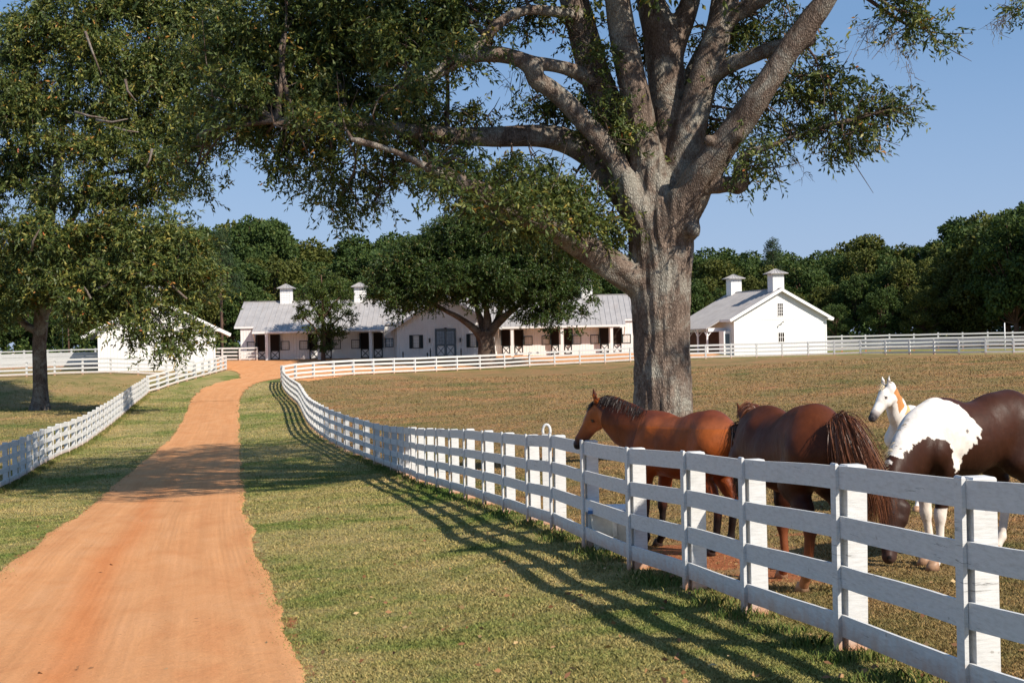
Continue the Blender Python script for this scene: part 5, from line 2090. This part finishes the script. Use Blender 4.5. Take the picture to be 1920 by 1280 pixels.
def horse(name, label, c, h, S, legs, neck, poll, muzzle, head_lat, coat, mat, h_res=.0145, belly=1.0, tail=None, mane=None, hoofm='hoof', ear=(.55, .85), rump_up=0.0, pinned=None):
    """c centre (X, Y); h heading; legs {'fl','fr','hl','hr': (x, y)} local hoof positions; neck list of world (x,y,z,r); poll, muzzle world points"""
    rgen = np.random.default_rng(len(label))
    h = np.array(h, float); h /= np.linalg.norm(h)
    l = np.array([-h[1], h[0]])
    zg = h1(*c)
    def W(x, y, z, zz=None):
        return np.array([c[0] + (h[0] * x + l[0] * y) * S, c[1] + (h[1] * x + l[1] * y) * S, (zg if zz is None else zz) + z * S])
    root = empty(name, (c[0], c[1], zg), label, 'horse')
    lo = np.array([c[0] - 1.75 * S, c[1] - 1.75 * S, zg - .35])
    hi = np.array([c[0] + 1.75 * S, c[1] + 1.75 * S, zg + 2.3 * S])
    for p in (poll, muzzle):
        lo = np.minimum(lo, np.array(p) - .3); hi = np.maximum(hi, np.array(p) + .3)
    sd = SDF(lo, hi, h_res, .06)
    yx = l
    # trunk
    b = belly
    T = [W(-.66, 0, 1.24), W(-.48, 0, 1.265), W(-.2, 0, 1.22), W(.08, 0, 1.165), W(.36, 0, 1.185), W(.58, 0, 1.19)]
    Rr = [.25, .30, .31 * b, .335 * b, .325, .25]
    for i in range(5):
        sd.cone(T[i], T[i + 1], Rr[i] * S, Rr[i + 1] * S, .08 * S, .80, yx)
    sd.cone(W(.30, 0, 1.43), W(.46, 0, 1.44), .10 * S, .12 * S, .16 * S, .7, yx)      # withers
    sd.cone(W(-.46, 0, 1.40 + rump_up), W(-.30, 0, 1.40 + rump_up), .15 * S, .13 * S, .2 * S)      # croup
    sd.cone(W(.62, 0, 1.12), W(.70, 0, 1.02), .19 * S, .12 * S, .1 * S)
    for s in (1, -1):
        # haunch
        sd.cone(W(-.58, .13 * s, 1.22), W(-.44, .155 * s, 1.0), .215 * S, .155 * S, .10 * S)
        # shoulder
        sd.cone(W(.36, .12 * s, 1.36), W(.60, .155 * s, 1.08), .12 * S, .13 * S, .10 * S)
        sd.cone(W(.60, .15 * s, 1.08), W(.47, .165 * s, .93), .13 * S, .105 * S, .07 * S)
    feet = {}
    for key, (fx_, fy_) in legs.items():
        s = 1 if key[1] == 'l' else -1
        hind = key[0] == 'h'
        g = h1(*(W(fx_, fy_, 0)[:2]))
        fw = lambda x, y, z: np.array([*W(x, y, 0)[:2], g + z * S])
        bx0 = -.62 if hind else .50
        dx, dy = fx_ - bx0, fy_ - .17 * s
        if hind:
            stifle = W(-.40 + dx * .15, .17 * s, .93)
            hock = fw(-.70 + dx * .75, .165 * s + dy * .7, .55)
            fet = fw(fx_ - .035, fy_, .165)
            toe = fw(fx_ + .035, fy_, .06)
            sd.cone(W(-.50, .15 * s, 1.05), stifle, .17 * S, .13 * S, .07 * S)
            sd.cone(stifle, (stifle + hock) / 2 + np.array([*(-h * .02), 0]), .125 * S, .085 * S, .05 * S)
            sd.cone((stifle + hock) / 2 + np.array([*(-h * .02), 0]), hock, .085 * S, .058 * S, .04 * S)
            sd.cone(hock + np.array([*(-h * .035 * S), .03 * S]), hock, .035 * S, .05 * S, .03 * S)
            sd.cone(hock, fet, .050 * S, .038 * S, .03 * S)
        else:
            elbow = W(.46, .165 * s, .92)
            knee = fw(.50 + dx * .6, .165 * s + dy * .7, .50)
            fet = fw(fx_ - .02, fy_, .155)
            toe = fw(fx_ + .04, fy_, .06)
            sd.cone(elbow, (elbow * .5 + knee * .5), .105 * S, .073 * S, .05 * S)
            sd.cone((elbow * .5 + knee * .5), knee, .073 * S, .052 * S, .04 * S)
            sd.cone(knee + np.array([0, 0, .02]), knee - np.array([0, 0, .04]), .056 * S, .05 * S, .02 * S)
            sd.cone(knee, fet, .042 * S, .037 * S, .03 * S)
        sd.cone(fet, fet + np.array([0, 0, -.01]), .047 * S, .045 * S, .02 * S)
        sd.cone(fet, toe, .040 * S, .046 * S, .02 * S)
        feet[key] = (toe, g, fet)
    # neck
    nk = [np.array(p, float) for p in neck]
    for a_, b_ in zip(nk[:-1], nk[1:]):
        dn = b_[:3] - a_[:3]
        lat = np.array([-dn[1], dn[0]])
        lat = lat / np.linalg.norm(lat) if np.linalg.norm(lat) > .02 else l
        sd.cone(a_[:3], b_[:3], a_[3] * S, b_[3] * S, .09 * S, .60, lat)
    # head
    poll = np.array(poll, float); muzzle = np.array(muzzle, float)
    d = muzzle - poll
    HLn = np.linalg.norm(d)
    d /= HLn
    lat = np.array(head_lat, float)
    lat = lat - d * (lat @ d)
    lat /= np.linalg.norm(lat)
    nrm = np.cross(d, lat)
    nk_dir = nk[-2][:3] - poll
    if nrm @ nk_dir > 0:
        nrm = -nrm
    k_ = HLn / .62
    def Hd(t, n_, y_=0):
        return poll + d * (t * HLn) + nrm * (n_ * k_) + lat * (y_ * k_)
    def hc(a_, b_, ra, rb, kk=.03):
        sd.cone(Hd(*a_), Hd(*b_), ra * k_, rb * k_, kk * k_)
    hc((.02, -.03), (.2, .0), .095, .088, .05)
    hc((.2, .0), (.38, .0), .088, .075, .05)
    hc((.36, .008), (.80, .006), .066, .050, .04)
    for s in (1, -1):
        hc((.20, -.115, .028 * s), (.36, -.105, .03 * s), .078, .066, .05)
        hc((.27, .0, .055 * s), (.33, -.002, .058 * s), .036, .034, .03)
        hc((.38, -.06, .035 * s), (.7, -.035, .02 * s), .045, .036, .04)
        hc((.93, .004, .028 * s), (.96, -.004, .026 * s), .032, .028, .02)
    hc((.38, -.10), (.80, -.062), .05, .034, .05)
    hc((.82, -.006), (.95, -.018), .054, .052, .04)
    hc((.86, -.062), (.93, -.06), .030, .027, .03)
    for s in (1, -1):
        base = Hd(-.01, .05, .055 * s)
        up = unit((-d * ear[0] + nrm * ear[1] + lat * .22 * s)[None])[0]
        sd.cone(base, base + up * .075 * k_, .022 * k_, .030 * k_, .02)
        sd.cone(base + up * .075 * k_, base + up * .17 * k_, .030 * k_, .006 * k_, .012)
    V, F = sd.mesh()
    del sd
    # smooth a little: average with neighbours
    e = np.concatenate([F[:, [0, 1]], F[:, [1, 2]], F[:, [2, 3]], F[:, [3, 0]]])
    for _ in range(2):
        acc = np.zeros_like(V); cn = np.zeros(len(V))
        for j in range(3):
            acc[:, j] = np.bincount(e[:, 0], V[e[:, 1], j], len(V)) + np.bincount(e[:, 1], V[e[:, 0], j], len(V))
        cn = np.bincount(e[:, 0], minlength=len(V)) + np.bincount(e[:, 1], minlength=len(V))
        V = V * .5 + .5 * acc / cn[:, None]
    body = build('body', V, F, M[mat], root, True)
    rel = (V[:, :2] - np.array(c)) / S
    X = rel @ h; Yl = rel @ l; Z = (V[:, 2] - zg) / S
    ht = ((V - poll) @ d) / HLn
    hn = ((V - poll) @ nrm) / k_
    hy = ((V - poll) @ lat) / k_
    headm = (ht > -.12) & (ht < 1.15) & (np.abs(hn) < .24) & (np.abs(hy) < .2)
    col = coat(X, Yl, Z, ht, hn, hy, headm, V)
    # nostril holes: their shade painted as dark spots in the coat colour
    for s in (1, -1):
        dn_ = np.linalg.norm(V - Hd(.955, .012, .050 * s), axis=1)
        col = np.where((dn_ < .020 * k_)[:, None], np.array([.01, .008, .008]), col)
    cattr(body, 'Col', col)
    for s in (1, -1):
        mb_ = MB()
        p = Hd(.305, .006, .082 * s)
        for i in range(7):
            a_ = math.pi * i / 6
            for j in range(8):
                b_ = 2 * math.pi * j / 8
                v = p + (d * (math.cos(a_) * .024) + nrm * (math.sin(a_) * math.cos(b_) * .018) + lat * (math.sin(a_) * math.sin(b_) * .018)) * k_
                mb_.v.append(tuple(v))
        for i in range(6):
            for j in range(8):
                j2 = (j + 1) % 8
                mb_.f.append((i * 8 + j, i * 8 + j2, i * 8 + 8 + j2, i * 8 + 8 + j))
        mb_.obj('eye', M['eye'], root, True)
    for key, (toe, g, fet) in feet.items():
        ax_ = np.array([h[0], h[1], 0])
        rings = []
        cb = np.array([toe[0], toe[1], 0]) + ax_ * .018 * S
        for z, r, sh in ((.0, .068, .02), (.05, .058, .008), (.085, .050, -.006), (.09, .03, -.006)):
            rings.append((cb + ax_ * sh * S + np.array([0, 0, g + z * S]), r * S))
        mb_ = MB()
        V_ = []
        for p, r in rings:
            for j in range(12):
                a_ = 2 * math.pi * j / 12
                V_.append(p + ax_ * r * math.cos(a_) * 1.08 + np.array([l[0], l[1], 0]) * r * .92 * math.sin(a_))
        mb_.add(V_, [(i * 12 + j, i * 12 + (j + 1) % 12, i * 12 + 12 + (j + 1) % 12, i * 12 + 12 + j) for i in range(3) for j in range(12)] + [tuple(range(11, -1, -1)), tuple(range(36, 48))])
        mb_.obj('hoof', M[hoofm if not isinstance(hoofm, dict) else hoofm[key]], root, True)
    if mane:
        m_mat, n_, side, Lm = mane
        # crest line: along the neck, dorsal side
        pts = []
        for a_ in nk:
            pts.append(a_)
        cr_ = catmull([tuple(p) for p in pts], 8)
        dn = unit(np.gradient(cr_[:, :3], axis=0))
        horiz = np.stack([-dn[:, 1], dn[:, 0], np.zeros(len(dn))], 1)
        horiz = unit(horiz + 1e-6)
        dors = np.cross(dn, horiz)
        dors = np.where(dors[:, 2:3] < 0, -dors, dors)
        crest = cr_[:, :3] + dors * cr_[:, 3:4] * S * .96
        i_ = rgen.uniform(2, len(crest) - 1.01, n_)
        i0 = i_.astype(int); f_ = (i_ - i0)[:, None]
        st = crest[i0] * (1 - f_) + crest[i0 + 1] * f_
        hz = horiz[i0] * side
        rad = cr_[i0, 3][:, None] * S
        Ls = Lm * rgen.uniform(.5, 1.15, (n_, 1))
        K = 6
        P_ = []
        cur = st + rgen.normal(0, .012, st.shape)
        dirv = unit(hz * .9 + dors[i0] * .5 + rgen.normal(0, .25, st.shape))
        for j in range(K):
            P_.append(cur.copy())
            cur = cur + dirv * Ls / K
            dirv = unit(dirv * .6 + np.array([0, 0, -.5]) + hz * .2 + rgen.normal(0, .045, st.shape))
        strands('mane', np.stack(P_, 1), .008, M[m_mat], root, rgen)
        # forelock
        nf = 46
        st = Hd(.02, .07) + rgen.normal(0, .014, (nf, 3))
        P_ = []
        cur = st; dirv = unit(d[None] * 1.0 + nrm[None] * .3 + rgen.normal(0, .25, (nf, 3)))
        for j in range(5):
            P_.append(cur.copy())
            cur = cur + dirv * .17 * k_ / 5
            dirv = unit(dirv + np.array([0, 0, -.22]) + rgen.normal(0, .05, (nf, 3)))
        strands('forelock', np.stack(P_, 1), .014, M[m_mat], root, rgen)
    if tail:
        t_mat, n_, ctrl, spread = tail
        ctrl = [np.array(p, float) for p in ctrl]
        C_ = catmull([tuple(p) for p in ctrl], 5)
        K = len(C_)
        off = rgen.normal(0, 1, (n_, 3))
        sp = np.interp(np.linspace(0, 1, K), np.linspace(0, 1, len(spread)), spread)
        ph = rgen.uniform(0, 6.28, (n_, 1, 1)); wv = np.sin(np.linspace(0, 7, K)[None, :, None] + ph) * .006
        P_ = C_[None] + off[:, None] * sp[None, :, None] + wv + rgen.normal(0, .03, (n_, 1, 3)) * (np.linspace(0, 1, K) ** 2)[None, :, None] + rgen.normal(0, .0012, (n_, K, 3))
        cut = rgen.uniform(.75, 1.0, n_)
        idx = np.clip(np.arange(K)[None] * cut[:, None], 0, K - 1.001)
        i0 = idx.astype(int); f_ = (idx - i0)[..., None]
        rr = np.arange(n_)[:, None]
        P_ = P_[rr, i0] * (1 - f_) + P_[rr, i0 + 1] * f_
        strands('tail', P_, .0075, M[t_mat], root, rgen)
    return root, W, Hd


def lerp3(a, b, t):
    t = np.clip(t, 0, 1)[:, None]
    return np.array(a)[None] * (1 - t) + np.array(b)[None] * t


def Pn(x, y, Y, r):
    p = P(x, y, Y)
    return (p[0], p[1], p[2], r)


# ---- bay horse with its head over the fence
def coat_bay(X, Y, Z, ht, hn, hy, hm, V):
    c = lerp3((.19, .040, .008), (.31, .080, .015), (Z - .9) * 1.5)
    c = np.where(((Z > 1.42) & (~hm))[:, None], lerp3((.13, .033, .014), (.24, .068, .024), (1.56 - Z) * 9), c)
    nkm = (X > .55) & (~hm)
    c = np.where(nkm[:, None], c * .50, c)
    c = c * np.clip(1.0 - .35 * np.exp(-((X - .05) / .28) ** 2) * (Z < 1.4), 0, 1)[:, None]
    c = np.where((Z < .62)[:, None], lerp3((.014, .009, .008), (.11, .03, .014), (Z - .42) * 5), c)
    face = lerp3((.33, .105, .035), (.20, .06, .025), np.clip((ht - .45) * 3, 0, 1))
    face = np.where((ht > .80)[:, None], lerp3((.12, .05, .03), (.03, .022, .022), (ht - .8) * 8), face)
    face = np.where((ht < .02)[:, None], np.array([.11, .03, .014]), face)
    star = np.exp(-((hy - .0) / .012) ** 2 - ((ht - .3) / .18) ** 2) * (hn > .03)
    face = face * (1 - star[:, None] * .5) + np.array([.5, .42, .38]) * star[:, None] * .5
    d_eye = np.hypot((ht - .305) * .62, np.abs(hy) - .085) + np.abs(hn) * .8
    face = np.where((d_eye < .030)[:, None], np.array([.07, .028, .014]), face)
    return np.where((hm & (ht > -.05))[:, None], face, c)


cA = (2.17, 19.16)
hA = (-.60, .80)
SA = 1.12
zA = h1(*cA)
wA = np.array([hA[0], hA[1]])
def WA(x, y, z):
    l_ = np.array([-wA[1], wA[0]])
    return np.array([cA[0] + (wA[0] * x + l_[0] * y) * SA, cA[1] + (wA[1] * x + l_[1] * y) * SA, zA + z * SA])
pollA = P(1124, 759, 20.15)
muzA = P(1079, 837, 20.35)
neckA = [(*WA(.40, 0, 1.20), .31), (*WA(.58, .02, 1.25), .29), (*(WA(.58, .02, 1.25) * .55 + pollA * .45 + np.array([0, 0, -.01])), .245), (*(WA(.58, .02, 1.25) * .25 + pollA * .75 + np.array([.0, 0, .0])), .19), (*(pollA + np.array([.06, 0, -.04])), .125)]
rA = WA(-.83, 0, 1.30)
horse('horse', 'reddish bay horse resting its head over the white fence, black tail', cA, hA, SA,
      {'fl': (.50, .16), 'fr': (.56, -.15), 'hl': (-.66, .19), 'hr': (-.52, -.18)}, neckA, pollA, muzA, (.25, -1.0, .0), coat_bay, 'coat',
      tail=('hair_black', 2600, [WA(-.84, 0, 1.42), WA(-.94, 0, 1.38), WA(-1.00, .0, 1.18), WA(-1.0, .0, .85), WA(-.97, 0, .45)], [.025, .045, .07, .08, .05]),
      mane=('hair_black', 2200, 1, .25), hoofm='hoofd', ear=(.72, .55))


# ---- dark chestnut horse seen from behind
def coat_liver(X, Y, Z, ht, hn, hy, hm, V):
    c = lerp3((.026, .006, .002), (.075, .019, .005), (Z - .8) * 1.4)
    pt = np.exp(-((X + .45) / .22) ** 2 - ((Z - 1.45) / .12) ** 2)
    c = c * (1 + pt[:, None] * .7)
    c = np.where((Z < .6)[:, None], lerp3((.20, .06, .022), (.10, .03, .014), (Z - .3) * 4), c)
    sock = (Z < .27) & (Y < -.0) & (X < 0)
    c = np.where(sock[:, None], np.array([.62, .50, .42]), c)
    sock = (Z < .20) & (Y > .0) & (X < 0)
    c = np.where(sock[:, None], np.array([.34, .15, .07]), c)
    return c


cB = (2.88, 15.62)
hB = (-.30, .955)
SB = 1.17
zB = h1(*cB)
wB = np.array(hB) / np.hypot(*hB)
def WB(x, y, z):
    l_ = np.array([-wB[1], wB[0]])
    return np.array([cB[0] + (wB[0] * x + l_[0] * y) * SB, cB[1] + (wB[1] * x + l_[1] * y) * SB, zB + z * SB])
pollB = P(1404, 784, 17.35)
muzB = P(1384, 880, 17.55)
nb0 = WB(.58, .02, 1.24)
neckB = [(*WB(.40, 0, 1.22), .30), (*nb0, .27), (*(nb0 * .6 + pollB * .4 + np.array([0, 0, .03])), .22), (*(nb0 * .25 + pollB * .75 + np.array([0, 0, .0])), .17), (*(pollB + np.array([.03, -.06, -.06])), .13)]
rB = WB(-.84, 0, 1.34)
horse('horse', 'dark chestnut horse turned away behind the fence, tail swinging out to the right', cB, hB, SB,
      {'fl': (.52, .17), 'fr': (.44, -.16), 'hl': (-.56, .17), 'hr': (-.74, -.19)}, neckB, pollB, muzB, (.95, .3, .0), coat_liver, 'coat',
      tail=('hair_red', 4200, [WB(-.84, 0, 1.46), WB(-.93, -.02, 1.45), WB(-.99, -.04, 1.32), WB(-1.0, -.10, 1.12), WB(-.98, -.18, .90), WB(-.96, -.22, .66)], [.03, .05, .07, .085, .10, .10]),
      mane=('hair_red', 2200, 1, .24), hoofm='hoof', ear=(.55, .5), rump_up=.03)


# ---- brown and white paint horse grazing
cC = (5.22, 17.05)
hC = (-.90, -.44)
SC_ = 1.19
zC = h1(*cC)
wC = np.array(hC) / np.hypot(*hC)
lC = np.array([-wC[1], wC[0]])
def WC(x, y, z):
    return np.array([cC[0] + (wC[0] * x + lC[0] * y) * SC_, cC[1] + (wC[1] * x + lC[1] * y) * SC_, zC + z * SC_])
def to_side(px_, py_, off=.25):
    """photo pixel -> (x, z) in the horse's side plane"""
    o_ = np.array([0, 0, CZ]); r_ = P(px_, py_, 1.0) - o_
    n_ = np.array([lC[0], lC[1], 0]); p0 = WC(0, off, 0)
    t_ = ((p0 - o_) @ n_) / (r_ @ n_)
    p = o_ + r_ * t_
    return ((p[:2] - np.array(cC)) @ wC) / SC_, (p[2] - zC) / SC_
white_px = [(1770, 700), (1785, 744), (1815, 759), (1820, 771), (1840, 808), (1828, 826), (1815, 838), (1806, 856), (1798, 880), (1785, 884), (1782, 845), (1776, 830), (1765, 823), (1748, 821), (1731, 825), (1712, 832), (1703, 850), (1697, 838), (1690, 862), (1676, 852), (1668, 868), (1650, 868), (1640, 800), (1690, 720)]
white_poly = [to_side(*p) for p in white_px]


def coat_paint(X, Y, Z, ht, hn, hy, hm, V):
    brown = lerp3((.028, .011, .006), (.045, .015, .007), (Z - .8) * 2)
    wob_ = .012 * np.sin(Z * 61 + X * 33) + .010 * np.sin(X * 83 - Z * 40)
    w = inside(np.array(white_poly), X + wob_, Z + wob_ * .8) & (~(hm & (ht > .02)))
    brown = np.where(((Z < .56) & (X > .2) & ~hm)[:, None], np.array([.72, .64, .56]), brown)
    brown = np.where(((Z < .50) & (X < -.2))[:, None], np.array([.72, .64, .56]), brown)
    streak = (X > .2) & (Z < .66) & (Y < 0) & ~hm
    brown = np.where(streak[:, None], np.array([.72, .64, .56]), brown)
    face = lerp3((.035, .016, .011), (.055, .030, .024), (ht - .5) * 2)
    brown = np.where((hm & (ht > .0))[:, None], face, brown)
    spots = (np.hypot(X - .30, Z - 1.27) < .018) | (np.hypot(X - .12, Z - 1.26) < .014) | (np.hypot(X - .08, Z - 1.10) < .014)
    wcol = np.where(spots[:, None], np.array([.2, .18, .17]), np.array([.74, .69, .62]))
    return np.where(w[:, None], wcol, brown)


pollC = P(1668, 925, 16.15)
muzC = P(1664, 1052, 15.95)
nc0 = WC(.58, 0, 1.14)
neckC = [(*WC(.40, 0, 1.18), .29), (*(nc0 + np.array([0, 0, .04])), .29), (*(nc0 * .62 + pollC * .38 + np.array([-.02, 0, .08])), .24), (*(nc0 * .28 + pollC * .72 + np.array([-.02, 0, .05])), .18), (*(pollC + np.array([.03, .0, .03])), .115)]
rC = WC(-.85, 0, 1.30)
horse('horse', 'brown and white paint horse grazing with its head down by the fence', cC, hC, SC_,
      {'fl': (.58, .16), 'fr': (.40, -.16), 'hl': (-.70, .19), 'hr': (-.50, -.18)}, neckC, pollC, muzC, (.25, -1.0, 0), coat_paint, 'coat',
      tail=('hair_black', 300, [rC, rC + [.08, .05, -.10], rC + [.12, .07, -.45], rC + [.12, .07, -.9]], [.03, .06, .08, .05]),
      mane=('hair_cream', 700, -1, .18), hoofm='hoof', ear=(.6, .6), rump_up=.02)


# ---- white and tan horse behind
def coat_white(X, Y, Z, ht, hn, hy, hm, V):
    c = np.repeat(np.array([[.76, .72, .66]]), len(X), 0)
    band = (ht < -.0) & (ht > -.42) & (np.abs(hy) < .4)
    u_ = V @ np.array([1.0, 0, -.35])
    u0 = pollD @ np.array([1.0, 0, -.35])
    q_ = u_ - u0
    tan = (q_ > .10 + .025 * np.sin(V[:, 2] * 17)) & (q_ < .31 + .05 * np.sin(V[:, 2] * 11 + 1) + .02 * np.sin(V[:, 2] * 41)) & (V[:, 2] > pollD[2] - .30 - .08 * np.sin(q_ * 24)) & (X > .4) & ~(hm & (ht > .1))
    c = np.where(tan[:, None], np.array([.50, .22, .07]), c)
    tan2 = (q_ > .43 + .03 * np.sin(V[:, 2] * 14)) & (q_ < .54 + .02 * np.sin(V[:, 2] * 23)) & (X > .4) & (V[:, 2] > pollD[2] - .40)
    c = np.where(tan2[:, None], np.array([.62, .42, .18]), c)
    c = np.where((hm & (ht > .72))[:, None], lerp3((.55, .5, .48), (.06, .05, .052), (ht - .72) * 7), c)
    c = np.where((hm & (ht < .16) & (hn > .02) & (np.abs(hy) < .05))[:, None], np.array([.30, .28, .27]), c)
    earin = hm & (ht < -.08) & (hn > .03)
    c = np.where(earin[:, None], np.array([.30, .25, .22]), c)
    d_eye = np.hypot((ht - .305) * .62, np.abs(hy) - .085) + np.abs(hn) * .8
    c = np.where((hm & (d_eye < .035))[:, None], np.array([.12, .10, .095]), c)
    return c


cD = (6.17, 22.68)
hD = (-.62, -.785)
SD = 1.0
zD = h1(*cD)
wD = np.array(hD)
def WD(x, y, z):
    l_ = np.array([-wD[1], wD[0]])
    return np.array([cD[0] + (wD[0] * x + l_[0] * y) * SD, cD[1] + (wD[1] * x + l_[1] * y) * SD, zD + z * SD])
pollD = P(1665, 727, 21.75)
muzD = P(1632, 787, 21.6)
nd0 = WD(.60, .0, 1.22)
neckD = [(*WD(.40, 0, 1.18), .29), (*nd0, .245), (*(nd0 * .55 + pollD * .45 + np.array([0, 0, .02])), .19), (*(nd0 * .25 + pollD * .75 + np.array([.0, 0, .02])), .145), (*(pollD + np.array([.05, 0, -.02])), .11)]
rD = WD(-.85, 0, 1.28)
horse('horse', 'white horse with tan neck patches standing behind the paint horse', cD, hD, SD,
      {'fl': (.52, .17), 'fr': (.48, -.16), 'hl': (-.60, .18), 'hr': (-.70, -.18)}, neckD, pollD, muzD, (.35, -1.0, 0), coat_white, 'coat_white',
      tail=('hair_cream', 200, [rD, rD + [.06, .04, -.1], rD + [.10, .06, -.5], rD + [.10, .06, -.9]], [.03, .05, .07, .04]),
      mane=('hair_cream', 600, -1, .10), hoofm='hoof', ear=(.72, .5))

# ------------------------------------------------------------------ grass, dead leaves, pebbles
rg = np.random.default_rng(42)


def grass_pts(n, ymin, ymax, xlo=-80, xhi=2000, pw=1.35):
    u_ = rg.random(n)
    a = 1 - pw
    Yv = (ymin ** a + u_ * (ymax ** a - ymin ** a)) ** (1 / a) if abs(a) > 1e-6 else ymin * (ymax / ymin) ** u_
    xp = rg.uniform(xlo, xhi, n)
    return (xp - 960) / FPX * Yv, Yv


def blades(X, Y, H, Wd, lean, lush, name):
    n = len(X)
    Z = height(X, Y) - .004
    a = rg.uniform(0, 6.283, n)
    dx, dy = np.cos(a), np.sin(a)
    la = rg.uniform(0, 6.283, n)
    lx_, ly_ = np.cos(la) * lean * H, np.sin(la) * lean * H
    V = np.empty((n, 5, 3))
    V[:, 0] = np.stack([X - dx * Wd / 2, Y - dy * Wd / 2, Z], 1)
    V[:, 1] = np.stack([X + dx * Wd / 2, Y + dy * Wd / 2, Z], 1)
    V[:, 2] = np.stack([X + dx * Wd * .32 + lx_ * .35, Y + dy * Wd * .32 + ly_ * .35, Z + H * .62], 1)
    V[:, 3] = np.stack([X + lx_, Y + ly_, Z + H], 1)
    V[:, 4] = np.stack([X - dx * Wd * .32 + lx_ * .35, Y - dy * Wd * .32 + ly_ * .35, Z + H * .62], 1)
    b = np.arange(n)[:, None] * 5
    F = b + np.array([[0, 1, 2, 3, 4]])
    o = build(name, V.reshape(-1, 3), F, M['blade'])
    attr(o, 'rnd', np.repeat(rg.random(n), 5))
    attr(o, 'pad', np.repeat(pad_of(X, Y), 5))
    attr(o, 'lush', np.repeat(lush, 5))
    o['kind'] = 'stuff'
    return o


X, Y = grass_pts(760000, 9.2, 135, pw=1.5)
ed = edge_dist(X, Y)
ins = inside(ROAD, X, Y)
w_ = wear_of(X, Y)
ok = (Y < backY(X) - .3) & (~ins & (rg.random(len(X)) < np.clip(ed / .25 + .25, 0, 1))) | (ins & (ed < .30) & (rg.random(len(X)) < .55 * np.exp(-(ed / .13) ** 2)))
ok &= rg.random(len(X)) > np.clip((w_ - .28) * 3.2, 0, .93)
X, Y = X[ok], Y[ok]
n = len(X)
tuft = .5 + .5 * np.sin(X * 2.1 + 1.7 * np.sin(Y * 1.3)) * np.sin(Y * 1.7 + 1.1 * np.sin(X * 2.3))
H = rg.uniform(.006, .017, n) * (1 + .6 * tuft) * (1 + Y / 32)
blades(X, Y, H, rg.uniform(.0035, .0065, n) * (1 + Y / 11), rg.uniform(.3, 1.6, n), np.zeros(n), 'lawn_grass')

# longer green tufts along the foot of the fences and the bay of the trough
t_ = rg.random(30000)
i_ = np.interp(t_ ** 1.5, [0, 1], [9.0, 58])
off = rg.normal(-.10, .17, len(i_))
X = fx(i_) + off
Y = i_
lump = np.sin(Y * 2.4 + 1.3 * np.sin(Y * 5.1)) + .7 * np.sin(Y * 7.9 + X * 3) + .5 * np.sin(Y * 17)
ok = rg.random(len(X)) < np.clip(.30 + .42 * lump, .03, 1)
X, Y, lump = X[ok], Y[ok], lump[ok]
n = len(X)
H = rg.uniform(.03, .08, n) * (1 + .55 * np.clip(lump, 0, 1.6)) * np.exp(-((X - fx(Y) + .1) / .38) ** 2)
blades(X, Y, np.maximum(H, .02), rg.uniform(.005, .010, n) * (1 + Y / 24), rg.uniform(.2, .9, n), (rg.random(n) < .8) * rg.uniform(.5, 1, n), 'fence_foot_grass')
t_ = rg.random(16000)
Y = 40 + 82 * t_ ** 1.3
X = lx(Y) + rg.normal(.06, .14, len(Y))
n = len(X)
blades(X, Y, rg.uniform(.05, .16, n), rg.uniform(.02, .035, n), rg.uniform(.2, .9, n), rg.uniform(0, .8, n), 'road_fence_foot_grass')

# dead leaves on lawn and road
n = 520
X, Y = grass_pts(n, 10, 60, pw=1.5)
X = X - 0
ins = inside(ROAD, X, Y)
ok = (~ins | (rg.random(n) < .16)) & (X < fx(Y) + 5)
X, Y = X[ok], Y[ok]
n = len(X)
Z = height(X, Y) + np.where(inside(ROAD, X, Y), .022, .03)
d_ = np.stack([rg.normal(size=n), rg.normal(size=n), rg.normal(0, .18, n)], 1)
V, F = leaves_geo(np.stack([X, Y, Z], 1), d_, .07, .042, rg)
dl = leaf_object('fallen_leaves', V, F, rg.random(n), simple('x', (.2, .1, .05)), None)
mt, nt, b = mat_new('dead_leaf')
nt.links.new(ramp(nt, attrn(nt, 'rnd'), [(0, (.13, .05, .02)), (.6, (.27, .13, .05)), (1, (.45, .32, .15))]), b.inputs['Base Color'])
b.inputs['Roughness'].default_value = .8
dl.data.materials.clear()
dl.data.materials.append(mt)
dl['kind'] = 'stuff'
